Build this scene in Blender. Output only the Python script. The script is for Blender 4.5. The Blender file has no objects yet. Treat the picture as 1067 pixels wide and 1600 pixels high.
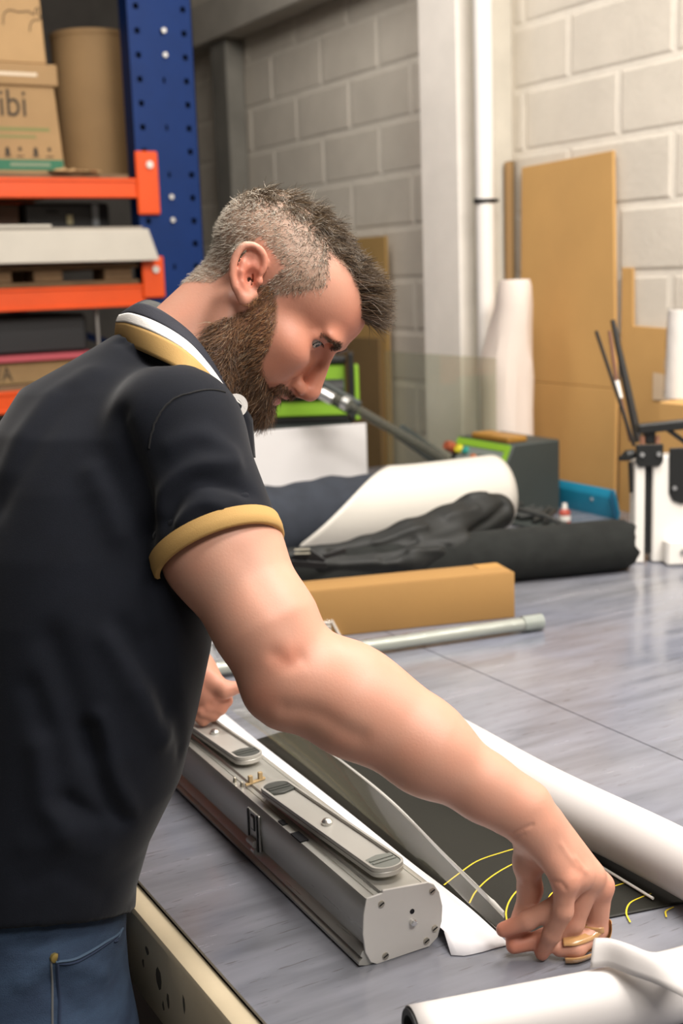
import bpy, bmesh, math, random
import numpy as np
from mathutils import Vector, Matrix
from mathutils.bvhtree import BVHTree

random.seed(7)
RNG = np.random.default_rng(7)
S = bpy.context.scene
COL = S.collection

# ------------------------------------------------------------------ camera
cam = bpy.data.cameras.new('camera')
cam.sensor_fit = 'VERTICAL'
cam.sensor_height = 36.0
cam.lens = 36.0 * 1950.0 / 1600.0
cam.clip_start = 0.05
cam.dof.use_dof = True
cam.dof.focus_distance = 1.29
cam.dof.aperture_fstop = 5.6
camo = bpy.data.objects.new('camera', cam)
COL.objects.link(camo)
PSI, PIT, ROL = math.radians(29.3), math.radians(10.66), math.radians(1.93)
_F = Vector((math.sin(PSI)*math.cos(PIT), math.cos(PSI)*math.cos(PIT), -math.sin(PIT)))
_R0 = Vector((math.cos(PSI), -math.sin(PSI), 0)); _U0 = _R0.cross(_F)
_R = math.cos(ROL)*_R0 - math.sin(ROL)*_U0; _U = math.sin(ROL)*_R0 + math.cos(ROL)*_U0
camo.matrix_world = Matrix(((_R.x, _U.x, -_F.x, 0), (_R.y, _U.y, -_F.y, 0), (_R.z, _U.z, -_F.z, 1.56), (0, 0, 0, 1)))
S.camera = camo

# ------------------------------------------------------------------ world, lamps, exposure
w = bpy.data.worlds.new('world'); S.world = w; w.use_nodes = True
bg = w.node_tree.nodes['Background']
bg.inputs[0].default_value = (1.0, 0.96, 0.90, 1); bg.inputs[1].default_value = 0.11

def area(name, loc, target, sx, sy, watt, col):
    l = bpy.data.lights.new(name, 'AREA'); l.shape = 'RECTANGLE'; l.size = sx; l.size_y = sy
    l.energy = watt; l.color = col
    o = bpy.data.objects.new(name, l); COL.objects.link(o)
    o.location = loc
    o.rotation_euler = (Vector(target)-Vector(loc)).to_track_quat('-Z', 'Y').to_euler()
    return o
WARM = (1.0, 0.945, 0.88)
area('ceiling_lamp', (1.3, 1.5, 3.25), (1.3, 1.5, 0), 1.5, 0.3, 56, WARM)
area('ceiling_lamp.001', (0.75, -0.8, 3.2), (0.7, 1.1, 1.0), 1.6, 0.5, 56, WARM)
area('ceiling_lamp.002', (1.6, 0.2, 3.2), (1.7, 1.6, 0.8), 1.5, 0.4, 62, WARM)
area('wall_fill_lamp', (1.35, 3.2, 3.3), (2.1, 3.8, 0.8), 0.3, 1.5, 17, WARM)  # unseen fill added to brighten the far stretch of block wall
S.view_settings.view_transform = 'Standard'
S.view_settings.look = 'None'
S.view_settings.gamma = 1.0
S.view_settings.use_curve_mapping = False
S.view_settings.exposure = 0.08

# ------------------------------------------------------------------ materials
MATS = {}
def M(name, col, rough=0.6, metal=0.0, var=0.0, vs=8.0, bump=0.0, bs=120.0, spec=0.5, col2=None, trans=0.0, coat=0.0, sss=0.0, stretch=(1, 1, 1), ior=1.45, rvar=0.0):
    if name in MATS: return MATS[name]
    m = bpy.data.materials.new(name); m.use_nodes = True
    nt = m.node_tree; b = nt.nodes['Principled BSDF']
    b.inputs['Base Color'].default_value = (*col, 1)
    b.inputs['Roughness'].default_value = rough
    b.inputs['Metallic'].default_value = metal
    b.inputs['Specular IOR Level'].default_value = spec
    b.inputs['IOR'].default_value = ior
    if trans: b.inputs['Transmission Weight'].default_value = trans
    if coat: b.inputs['Coat Weight'].default_value = coat
    if sss:
        b.inputs['Subsurface Weight'].default_value = sss
        b.inputs['Subsurface Radius'].default_value = (0.010, 0.004, 0.002)
        b.inputs['Subsurface Scale'].default_value = 0.5
    tc = nt.nodes.new('ShaderNodeTexCoord'); mp = nt.nodes.new('ShaderNodeMapping')
    mp.inputs['Scale'].default_value = stretch
    nt.links.new(tc.outputs['Object'], mp.inputs[0])
    if var or col2 is not None or rvar:
        n = nt.nodes.new('ShaderNodeTexNoise'); n.inputs['Scale'].default_value = vs; n.inputs['Detail'].default_value = 6
        n.inputs['Roughness'].default_value = 0.6
        nt.links.new(mp.outputs[0], n.inputs['Vector'])
        if var or col2 is not None:
            r = nt.nodes.new('ShaderNodeValToRGB')
            c2 = col2 if col2 is not None else tuple(min(1, c*(1+var)) for c in col)
            c1 = col if col2 is not None else tuple(c*(1-var) for c in col)
            r.color_ramp.elements[0].position = 0.35; r.color_ramp.elements[1].position = 0.65
            r.color_ramp.elements[0].color = (*c1, 1); r.color_ramp.elements[1].color = (*c2, 1)
            nt.links.new(n.outputs['Fac'], r.inputs[0]); nt.links.new(r.outputs[0], b.inputs['Base Color'])
        if rvar:
            q = nt.nodes.new('ShaderNodeMapRange')
            q.inputs[1].default_value = 0.3; q.inputs[2].default_value = 0.7
            q.inputs[3].default_value = max(0.02, rough-rvar); q.inputs[4].default_value = rough+rvar
            nt.links.new(n.outputs['Fac'], q.inputs[0]); nt.links.new(q.outputs[0], b.inputs['Roughness'])
    if bump:
        n2 = nt.nodes.new('ShaderNodeTexNoise'); n2.inputs['Scale'].default_value = bs; n2.inputs['Detail'].default_value = 4
        nt.links.new(mp.outputs[0], n2.inputs['Vector'])
        bp = nt.nodes.new('ShaderNodeBump'); bp.inputs['Strength'].default_value = bump; bp.inputs['Distance'].default_value = 0.002
        nt.links.new(n2.outputs['Fac'], bp.inputs['Height']); nt.links.new(bp.outputs[0], b.inputs['Normal'])
    MATS[name] = m
    return m

def attr_mat(name, rough=0.5, sss=0.0, bump=0.0, bs=300, spec=0.5, sheen=0.0):
    m = bpy.data.materials.new(name); m.use_nodes = True
    nt = m.node_tree; b = nt.nodes['Principled BSDF']
    a = nt.nodes.new('ShaderNodeAttribute'); a.attribute_name = 'tone'
    nt.links.new(a.outputs['Color'], b.inputs['Base Color'])
    b.inputs['Roughness'].default_value = rough; b.inputs['Specular IOR Level'].default_value = spec
    if sheen: b.inputs['Sheen Weight'].default_value = sheen
    if sss:
        b.inputs['Subsurface Weight'].default_value = sss
        b.inputs['Subsurface Radius'].default_value = (0.009, 0.004, 0.002); b.inputs['Subsurface Scale'].default_value = 0.4
    if bump:
        tc = nt.nodes.new('ShaderNodeTexCoord')
        n2 = nt.nodes.new('ShaderNodeTexNoise'); n2.inputs['Scale'].default_value = bs; n2.inputs['Detail'].default_value = 3
        nt.links.new(tc.outputs['Object'], n2.inputs['Vector'])
        bp = nt.nodes.new('ShaderNodeBump'); bp.inputs['Strength'].default_value = bump; bp.inputs['Distance'].default_value = 0.0012
        nt.links.new(n2.outputs['Fac'], bp.inputs['Height']); nt.links.new(bp.outputs[0], b.inputs['Normal'])
    return m

# ------------------------------------------------------------------ object helpers
WL = {}
def tag(o, label=None, cat=None, group=None, kind=None):
    if label: o['label'] = label
    if cat: o['category'] = cat
    if group: o['group'] = group
    if kind: o['kind'] = kind
    return o
def thing(name, loc, label, cat, group=None):
    o = bpy.data.objects.new(name, None); COL.objects.link(o); o.location = loc
    o.empty_display_size = 0.05
    WL[o.name] = Vector(loc)
    return tag(o, label, cat, group)
def obj(name, V, Fc, mat, parent=None, smooth=35, bevel=0.0, origin=None, seg=1):
    """world-space verts/faces -> one mesh object whose origin is the base of the thing (or the mesh)"""
    V = np.asarray(V, float).reshape(-1, 3)
    me = bpy.data.meshes.new(name)
    if origin is None:
        if parent is not None: origin = WL[parent.name]
        else: origin = Vector(((V[:, 0].min()+V[:, 0].max())/2, (V[:, 1].min()+V[:, 1].max())/2, V[:, 2].min()))
    me.from_pydata((V-np.array(origin)).tolist(), [], [tuple(int(i) for i in f) for f in Fc])
    me.update()
    o = bpy.data.objects.new(name, me); COL.objects.link(o)
    if mat is not None: me.materials.append(mat)
    if parent is not None:
        o.parent = parent; o.location = Vector(origin)-WL[parent.name]
    else: o.location = origin
    WL[o.name] = Vector(origin)
    if bevel:
        bm = bmesh.new(); bm.from_mesh(me)
        bmesh.ops.recalc_face_normals(bm, faces=bm.faces)
        ed = [e for e in bm.edges if len(e.link_faces) == 2 and e.calc_face_angle(0) > 0.6]
        bmesh.ops.bevel(bm, geom=ed, offset=bevel, segments=seg, affect='EDGES', profile=0.5, clamp_overlap=True)
        bm.to_mesh(me); bm.free()
    else:
        bm = bmesh.new(); bm.from_mesh(me); bmesh.ops.recalc_face_normals(bm, faces=bm.faces); bm.to_mesh(me); bm.free()
    if smooth:
        me.shade_smooth(); me.set_sharp_from_angle(angle=math.radians(smooth))
    return o

class G:
    """collects simple solids into one mesh"""
    def __init__(s): s.v = []; s.f = []
    def add(s, v, f):
        b = len(s.v); s.v += [tuple(p) for p in v]; s.f += [tuple(i+b for i in q) for q in f]; return s
    def box(s, x0, x1, y0, y1, z0, z1):
        v = [(x, y, z) for x in (x0, x1) for y in (y0, y1) for z in (z0, z1)]
        return s.add(v, [(0, 1, 3, 2), (4, 6, 7, 5), (0, 4, 5, 1), (2, 3, 7, 6), (0, 2, 6, 4), (1, 5, 7, 3)])
    def obox(s, c, ax, ay, az):
        """oriented box from its centre and three half vectors"""
        c, ax, ay, az = map(Vector, (c, ax, ay, az))
        v = [c+i*ax+j*ay+k*az for i in (-1, 1) for j in (-1, 1) for k in (-1, 1)]
        return s.add(v, [(0, 1, 3, 2), (4, 6, 7, 5), (0, 4, 5, 1), (2, 3, 7, 6), (0, 2, 6, 4), (1, 5, 7, 3)])
    def bar(s, p, q, wd, ht, up=(0, 0, 1)):
        p, q = Vector(p), Vector(q); d = (q-p); a = d.normalized(); u = Vector(up)
        sd = a.cross(u).normalized(); u = sd.cross(a).normalized()
        return s.obox((p+q)/2, d/2, sd*wd/2, u*ht/2)
    def tube(s, path, r, n=12, caps=True):
        P = [Vector(p) for p in path]; rs = r if hasattr(r, '__len__') else [r]*len(P)
        b = len(s.v); ref = None
        for i, p in enumerate(P):
            t = (P[min(i+1, len(P)-1)]-P[max(i-1, 0)]).normalized()
            if ref is None:
                ref = t.cross(Vector((0, 0, 1)))
                if ref.length < 1e-3: ref = t.cross(Vector((1, 0, 0)))
            ref = (ref - t*ref.dot(t)).normalized(); bi = t.cross(ref)
            for k in range(n):
                a = 2*math.pi*k/n
                s.v.append(tuple(p+rs[i]*(math.cos(a)*ref+math.sin(a)*bi)))
        for i in range(len(P)-1):
            for k in range(n):
                k2 = (k+1) % n
                s.f.append((b+i*n+k, b+i*n+k2, b+(i+1)*n+k2, b+(i+1)*n+k))
        if caps:
            s.f.append(tuple(b+k for k in range(n))[::-1]); s.f.append(tuple(b+(len(P)-1)*n+k for k in range(n)))
        return s
    def pipe(s, p, q, ro, ri, n=24):
        """hollow tube with visible wall thickness"""
        P, Q = Vector(p), Vector(q); t = (Q-P).normalized()
        ref = t.cross(Vector((0, 0, 1)))
        if ref.length < 1e-3: ref = t.cross(Vector((1, 0, 0)))
        ref.normalize(); bi = t.cross(ref); b = len(s.v)
        for c, r in ((P, ro), (Q, ro), (Q, ri), (P, ri)):
            for k in range(n):
                a = 2*math.pi*k/n; s.v.append(tuple(c+r*(math.cos(a)*ref+math.sin(a)*bi)))
        for j in range(4):
            for k in range(n):
                k2 = (k+1) % n; j2 = (j+1) % 4
                s.f.append((b+j*n+k, b+j*n+k2, b+j2*n+k2, b+j2*n+k))
        return s
    def prism(s, pts, o, ax, ay, ext):
        """closed outline pts (2-D) in frame o, ax, ay extruded by vector ext"""
        o, ax, ay, ext = map(Vector, (o, ax, ay, ext)); n = len(pts); b = len(s.v)
        for e in (Vector((0, 0, 0)), ext):
            for (u, v_) in pts: s.v.append(tuple(o+ax*u+ay*v_+e))
        s.f.append(tuple(b+k for k in range(n))); s.f.append(tuple(b+n+k for k in range(n))[::-1])
        for k in range(n):
            k2 = (k+1) % n; s.f.append((b+k, b+k2, b+n+k2, b+n+k))
        return s
    def ball(s, c, r, nu=14, nv=8):
        rx, ry, rz = r if hasattr(r, '__len__') else (r, r, r); b = len(s.v)
        s.v.append((c[0], c[1], c[2]+rz))
        for j in range(1, nv):
            th = math.pi*j/nv
            for k in range(nu):
                a = 2*math.pi*k/nu
                s.v.append((c[0]+rx*math.sin(th)*math.cos(a), c[1]+ry*math.sin(th)*math.sin(a), c[2]+rz*math.cos(th)))
        s.v.append((c[0], c[1], c[2]-rz)); e = len(s.v)-1
        for k in range(nu):
            k2 = (k+1) % nu; s.f.append((b, b+1+k, b+1+k2)); s.f.append((e, e-nu+k2, e-nu+k))
        for j in range(nv-2):
            for k in range(nu):
                k2 = (k+1) % nu; s.f.append((b+1+j*nu+k, b+1+(j+1)*nu+k, b+1+(j+1)*nu+k2, b+1+j*nu+k2))
        return s
    def make(s, name, mat, parent=None, **k): return obj(name, s.v, s.f, mat, parent, **k)

def crom(P, n=8):
    """Catmull-Rom through points"""
    P = [Vector(p) for p in P]; out = []
    Q = [2*P[0]-P[1]]+P+[2*P[-1]-P[-2]]
    for i in range(1, len(Q)-2):
        for k in range(n):
            t = k/n; a, b, c, d = Q[i-1], Q[i], Q[i+1], Q[i+2]
            out.append(0.5*((2*b)+(c-a)*t+(2*a-5*b+4*c-d)*t*t+(3*b-a-3*c+d)*t**3))
    out.append(P[-1]); return out
def sheet(name, rows, mat, parent=None, thick=0.0, smooth=180):
    """grid of points (list of rows) -> a sheet; thick gives it a real back"""
    R, C = len(rows), len(rows[0])
    V = [tuple(p) for r in rows for p in r]
    Fc = [(i*C+j, i*C+j+1, (i+1)*C+j+1, (i+1)*C+j) for i in range(R-1) for j in range(C-1)]
    o = obj(name, V, Fc, mat, parent, smooth=smooth)
    if thick:
        md = o.modifiers.new('thickness', 'SOLIDIFY'); md.thickness = thick; md.offset = 0
    return o
def text_mesh(name, body, size, mat, o, ax, ay, parent, depth=0.0003, align='LEFT', sx=1.0):
    cu = bpy.data.curves.new(name, 'FONT'); cu.body = body; cu.size = size; cu.extrude = depth; cu.align_x = align
    t = bpy.data.objects.new(name+'_tmp', cu); COL.objects.link(t)
    me = bpy.data.meshes.new_from_object(t.evaluated_get(bpy.context.evaluated_depsgraph_get()))
    bpy.data.objects.remove(t)
    o, ax, ay = Vector(o), Vector(ax).normalized(), Vector(ay).normalized(); az = ax.cross(ay)
    V = [o+ax*v.co.x*sx+ay*v.co.y+az*v.co.z for v in me.vertices]; Fc = [tuple(p.vertices) for p in me.polygons]
    return obj(name, V, Fc, mat, parent, smooth=0)
def arr(*a): return np.array(a, float)

# ------------------------------------------------------------------ smooth solid modelling: signed distances -> quad mesh
def rc(a, b, ra, rb):
    """round cone from a to b"""
    a, b = arr(*a), arr(*b); ab = b-a; L2 = float(ab@ab) or 1e-9
    def f(P):
        t = np.clip(((P-a)@ab)/L2, 0, 1)
        return np.linalg.norm(P-a-t[:, None]*ab, axis=1)-(ra+t*(rb-ra))
    return f
def el(c, r, B=None):
    """ellipsoid, axes in the rows of B"""
    c, r = arr(*c), arr(*r); B = np.eye(3) if B is None else np.asarray(B)
    rm = r.min()
    def f(P):
        q = (P-c)@B.T
        k0 = np.linalg.norm(q/r, axis=1); k1 = np.linalg.norm(q/(r*r), axis=1)
        return np.where(k1 > 1e-6, k0*(k0-1)/np.maximum(k1, 1e-6), -rm)
    return f
def chain(path, radii, k, sub=1):
    return [('u', rc(path[i], path[i+1], radii[i], radii[i+1]), k) for i in range(len(path)-1)]
def smin(a, b, k):
    h = np.maximum(k-np.abs(a-b), 0)/k
    return np.minimum(a, b)-h*h*k*0.25
def ev(ops, P):
    d = np.full(len(P), 9.0)
    for op, f, k in ops:
        p = f(P)
        if op == 'u': d = smin(d, p, k)
        elif op == 's': d = -smin(-d, p, k)
        else: d = -smin(-d, -p, k)          # intersection
    return d
def sdf_mesh(ops, lo, hi, h, n=18):
    lo = np.asarray(lo, float); nb = np.ceil((np.asarray(hi)-lo)/(h*n)).astype(int)
    I = np.stack(np.meshgrid(*[np.arange(k) for k in nb], indexing='ij'), -1).reshape(-1, 3)
    Cn = lo+(I+0.5)*h*n; R = h*n*0.5*math.sqrt(3)
    pv = [f(Cn) for _, f, _ in ops]
    d = np.full(len(Cn), 9.0)
    for (op, f, k), p in zip(ops, pv):
        d = smin(d, p, k) if op == 'u' else (-smin(-d, p, k) if op == 's' else -smin(-d, -p, k))
    act = np.nonzero(np.abs(d) < R*1.5+0.004)[0]
    g = np.arange(n+1); GG = np.stack(np.meshgrid(g, g, g, indexing='ij'), -1).reshape(-1, 3)*h
    N = nb*n+4; off = np.array([[i, j, k] for i in (0, 1) for j in (0, 1) for k in (0, 1)])
    ED = [(a, b) for a in range(8) for b in range(a+1, 8) if np.abs(off[a]-off[b]).sum() == 1]
    ids, pts, quads = [], [], []
    for a in act:
        o = lo+I[a]*h*n; P = o+GG
        dd = np.full(len(P), 9.0)
        for (op, f, k), p in zip(ops, pv):
            if op != 'i' and p[a]-R*1.35 > k+3*h: continue
            q = f(P)
            dd = smin(dd, q, k) if op == 'u' else (-smin(-dd, q, k) if op == 's' else -smin(-dd, -q, k))
        D = dd.reshape(n+1, n+1, n+1); In = D < 0
        if In.all() or not In.any(): continue
        cnt = sum(In[x:n+x, y:n+y, z:n+z].astype(np.int8) for x, y, z in off)
        ce = np.argwhere((cnt > 0) & (cnt < 8))
        if len(ce):
            cv = np.stack([D[ce[:, 0]+x, ce[:, 1]+y, ce[:, 2]+z] for x, y, z in off], 1)
            sm = np.zeros((len(ce), 3)); ct = np.zeros(len(ce))
            for e0, e1 in ED:
                m = (cv[:, e0] < 0) != (cv[:, e1] < 0)
                t = np.where(m, cv[:, e0]/np.where(m, cv[:, e0]-cv[:, e1], 1), 0)
                sm += m[:, None]*(off[e0]+t[:, None]*(off[e1]-off[e0])); ct += m
            pts.append(o+(ce+sm/ct[:, None])*h)
            gc = ce+I[a]*n+2; ids.append((gc[:, 0]*N[1]+gc[:, 1])*N[2]+gc[:, 2])
        for ax in range(3):
            sl = [slice(0, n)]*3; sh = [slice(0, n)]*3; sh[ax] = slice(1, n+1)
            A, Bq = In[tuple(sl)], In[tuple(sh)]
            ed = np.argwhere(A != Bq)
            if not len(ed): continue
            fl = A[ed[:, 0], ed[:, 1], ed[:, 2]]
            gq = ed+I[a]*n+2; u, v = (ax+1) % 3, (ax+2) % 3
            cs = []
            for du, dv in ((0, 0), (-1, 0), (-1, -1), (0, -1)):
                c = gq.copy(); c[:, u] += du; c[:, v] += dv
                cs.append((c[:, 0]*N[1]+c[:, 1])*N[2]+c[:, 2])
            q = np.stack(cs, 1); q[~fl] = q[~fl][:, ::-1]; quads.append(q)
    ids = np.concatenate(ids); pts = np.concatenate(pts); quads = np.concatenate(quads)
    o = np.argsort(ids); ids = ids[o]; pts = pts[o]
    j = np.searchsorted(ids, quads); j = np.clip(j, 0, len(ids)-1)
    ok = (ids[j] == quads).all(1)
    return pts, j[ok]
def vnormals(V, Q):
    n = np.cross(V[Q[:, 2]]-V[Q[:, 0]], V[Q[:, 3]]-V[Q[:, 1]]); out = np.zeros_like(V)
    for k in range(4): np.add.at(out, Q[:, k], n)
    return out/np.maximum(np.linalg.norm(out, axis=1), 1e-12)[:, None]
def relax(V, Q, it=2, lam=0.5):
    for _ in range(it):
        s = np.zeros_like(V); c = np.zeros(len(V))
        for k in range(4):
            a, b = Q[:, k], Q[:, (k+1) % 4]
            np.add.at(s, a, V[b]); np.add.at(s, b, V[a]); np.add.at(c, a, 1); np.add.at(c, b, 1)
        V = V+lam*(s/np.maximum(c, 1)[:, None]-V)
    return V
def fastobj(name, V, Q, mat, parent=None, tone=None, origin=None):
    me = bpy.data.meshes.new(name)
    if origin is None: origin = WL[parent.name] if parent is not None else Vector((V[:, 0].mean(), V[:, 1].mean(), V[:, 2].min()))
    W = (V-np.array(origin)).astype(np.float32); k = Q.shape[1]
    me.vertices.add(len(W)); me.vertices.foreach_set('co', W.ravel())
    me.loops.add(len(Q)*k); me.loops.foreach_set('vertex_index', Q.astype(np.int32).ravel())
    me.polygons.add(len(Q)); me.polygons.foreach_set('loop_start', np.arange(0, len(Q)*k, k, dtype=np.int32))
    me.update(calc_edges=True); me.validate()
    me.shade_smooth()
    if tone is not None:
        at = me.color_attributes.new('tone', 'FLOAT_COLOR', 'POINT')
        at.data.foreach_set('color', np.concatenate([tone, np.ones((len(tone), 1))], 1).astype(np.float32).ravel())
    me.materials.append(mat)
    o = bpy.data.objects.new(name, me); COL.objects.link(o)
    if parent is not None: o.parent = parent; o.location = Vector(origin)-WL[parent.name]
    else: o.location = origin
    WL[o.name] = Vector(origin)
    return o
def seg_dist(P, path):
    d = np.full(len(P), 9.0)
    for a, b in zip(path[:-1], path[1:]):
        a, b = np.array(a), np.array(b); ab = b-a
        t = np.clip(((P-a)@ab)/max(ab@ab, 1e-12), 0, 1)
        d = np.minimum(d, np.linalg.norm(P-a-t[:, None]*ab, axis=1))
    return d
def folds(V, Q, lines, passes=1):
    """press creases (A<0) and raise ridges (A>0) along lines laid on the surface"""
    bvh = BVHTree.FromPolygons(V.tolist(), Q.tolist())
    Nn = vnormals(V, Q); D = np.zeros(len(V))
    for path, A, wd in lines:
        pts = [bvh.find_nearest(p)[0] for p in crom(path, 5)]
        bb = np.array(pts); m = np.all((V > bb.min(0)-3*wd) & (V < bb.max(0)+3*wd), axis=1)
        if m.any():
            d = seg_dist(V[m], pts); D[m] += A*np.exp(-(d/wd)**2)
    return V+Nn*D[:, None]

# ================================================================== the room
m_block = M('painted_block', (0.66, 0.605, 0.52), 0.85, var=0.05, vs=6, bump=0.6, bs=60)
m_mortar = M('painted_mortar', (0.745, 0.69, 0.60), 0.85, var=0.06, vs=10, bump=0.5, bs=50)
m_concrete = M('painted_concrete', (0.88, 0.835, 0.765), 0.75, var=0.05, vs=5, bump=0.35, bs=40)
m_shaded = M('shaded_concrete', (0.20, 0.19, 0.165), 0.9, var=0.15, vs=5, bump=0.4, bs=40)  # concrete darkened so its colour stands in for shade on the far pillar
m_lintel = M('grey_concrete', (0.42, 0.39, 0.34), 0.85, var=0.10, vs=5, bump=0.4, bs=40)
tag(G().box(-4, 5, -3, 7, -0.05, 0).make('floor', M('floor_concrete', (0.20, 0.19, 0.18), 0.6, var=0.15, vs=3, bump=0.2), smooth=0), kind='structure')
tag(G().box(-4, 5, -3, 7, 3.6, 3.65).make('ceiling', M('ceiling_paint', (0.55, 0.54, 0.52), 0.9, var=0.04), smooth=0), kind='structure')
wr = tag(G().box(2.4535, 2.65, -3, 6.4, 0, 3.6).make('wall_right', m_mortar, smooth=0), kind='structure')
tag(G().box(-4, 2.65, 6.4, 6.55, 0, 3.6).make('wall_back', M('dimmed_back_wall', (0.12, 0.11, 0.10), 0.9, var=0.1), smooth=0), kind='structure')  # dark tone stands in for the light falling off behind the rack

def block(y0, y1, z0, z1, j):
    """one wall block: proud of the mortar bed, softened arrises, slightly uneven face"""
    xb, e = 2.462, 0.010
    xf = 2.4505 + RNG.uniform(-0.0006, 0.0006)
    t = [RNG.uniform(-0.0005, 0.0005) for _ in range(4)]
    V = [(xb, y0, z0), (xb, y1, z0), (xb, y1, z1), (xb, y0, z1),
         (xf+0.003, y0+0.001, z0+0.001), (xf+0.003, y1-0.001, z0+0.001), (xf+0.003, y1-0.001, z1-0.001), (xf+0.003, y0+0.001, z1-0.001),
         (xf+t[0], y0+e, z0+e), (xf+t[1], y1-e, z0+e), (xf+t[2], y1-e, z1-e), (xf+t[3], y0+e, z1-e)]
    Fc = [(8, 9, 10, 11)]
    for b in (0, 4):
        for k in range(4): Fc.append((b+k, b+(k+1) % 4, b+4+(k+1) % 4, b+4+k))
    obj('block', V, Fc, m_block, wr, smooth=0)
H = 0.185
for j in range(11):
    z0 = 0.804+H*j
    off = {0: 0.0, 1: 0.21}[j % 2]
    y = 1.89+off-0.42
    while y < 6.38:
        a, b = max(y, 1.5)+0.006, min(y+0.42, 6.38)-0.006
        for lo, hi in ((a, min(b, 3.20)), (max(a, 3.508), b)):
            if hi-lo > 0.03: block(lo, hi, z0+0.006, z0+H-0.006, j)
        y += 0.42
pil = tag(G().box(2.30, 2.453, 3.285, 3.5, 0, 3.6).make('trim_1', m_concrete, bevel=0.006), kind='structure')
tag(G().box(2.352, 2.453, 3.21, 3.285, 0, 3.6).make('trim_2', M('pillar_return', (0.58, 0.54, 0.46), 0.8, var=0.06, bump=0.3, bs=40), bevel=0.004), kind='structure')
tag(G().box(2.36, 2.446, 5.08, 5.24, 0, 2.575).make('trim_3', m_shaded, bevel=0.006), kind='structure')
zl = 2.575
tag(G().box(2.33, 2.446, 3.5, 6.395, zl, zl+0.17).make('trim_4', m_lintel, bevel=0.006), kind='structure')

# white waste pipe beside the pillar
m_pvc = M('white_plastic_pipe', (0.86, 0.83, 0.79), 0.4, var=0.02)
pp = thing('drain_pipe', (2.318, 3.175, 0.9), 'tall white plastic pipe running down the wall beside the concrete pillar', 'pipe')
G().tube([(2.318, 3.175, 0.90), (2.318, 3.175, 3.6)], 0.028, 24).make('pipe', m_pvc, pp)
G().tube([(2.318, 3.175, 0.90), (2.318, 3.175, 0.96)], 0.033, 24).make('socket', m_pvc, pp)
zc = 1.772
cg = G().pipe((2.318, 3.175, zc-0.006), (2.318, 3.175, zc+0.006), 0.0315, 0.0275)
cg.box(2.283, 2.293, 3.165, 3.185, zc-0.005, zc+0.007); cg.box(2.34, 2.356, 3.155, 3.175, zc-0.004, zc+0.006)
cg.make('pipe_clamp', M('black_plastic', (0.012, 0.012, 0.012), 0.5), pp)

# ================================================================== cutting table
tb = thing('cutting_table', (0.42, 1.23, 0), 'long work table with grey cutting mat top and scuffed cream wooden edge', 'table')
m_cream = M('cream_painted_wood', (0.62, 0.52, 0.36), 0.55, var=0.06, vs=6, bump=0.15, bs=60)
m_dark = M('dark_stained_wood', (0.055, 0.038, 0.022), 0.7, var=0.2, vs=10)
G().box(0.432, 2.33, 0.1, 3.72, 0.868, 0.896).make('tabletop', m_dark, tb, smooth=0)

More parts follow.
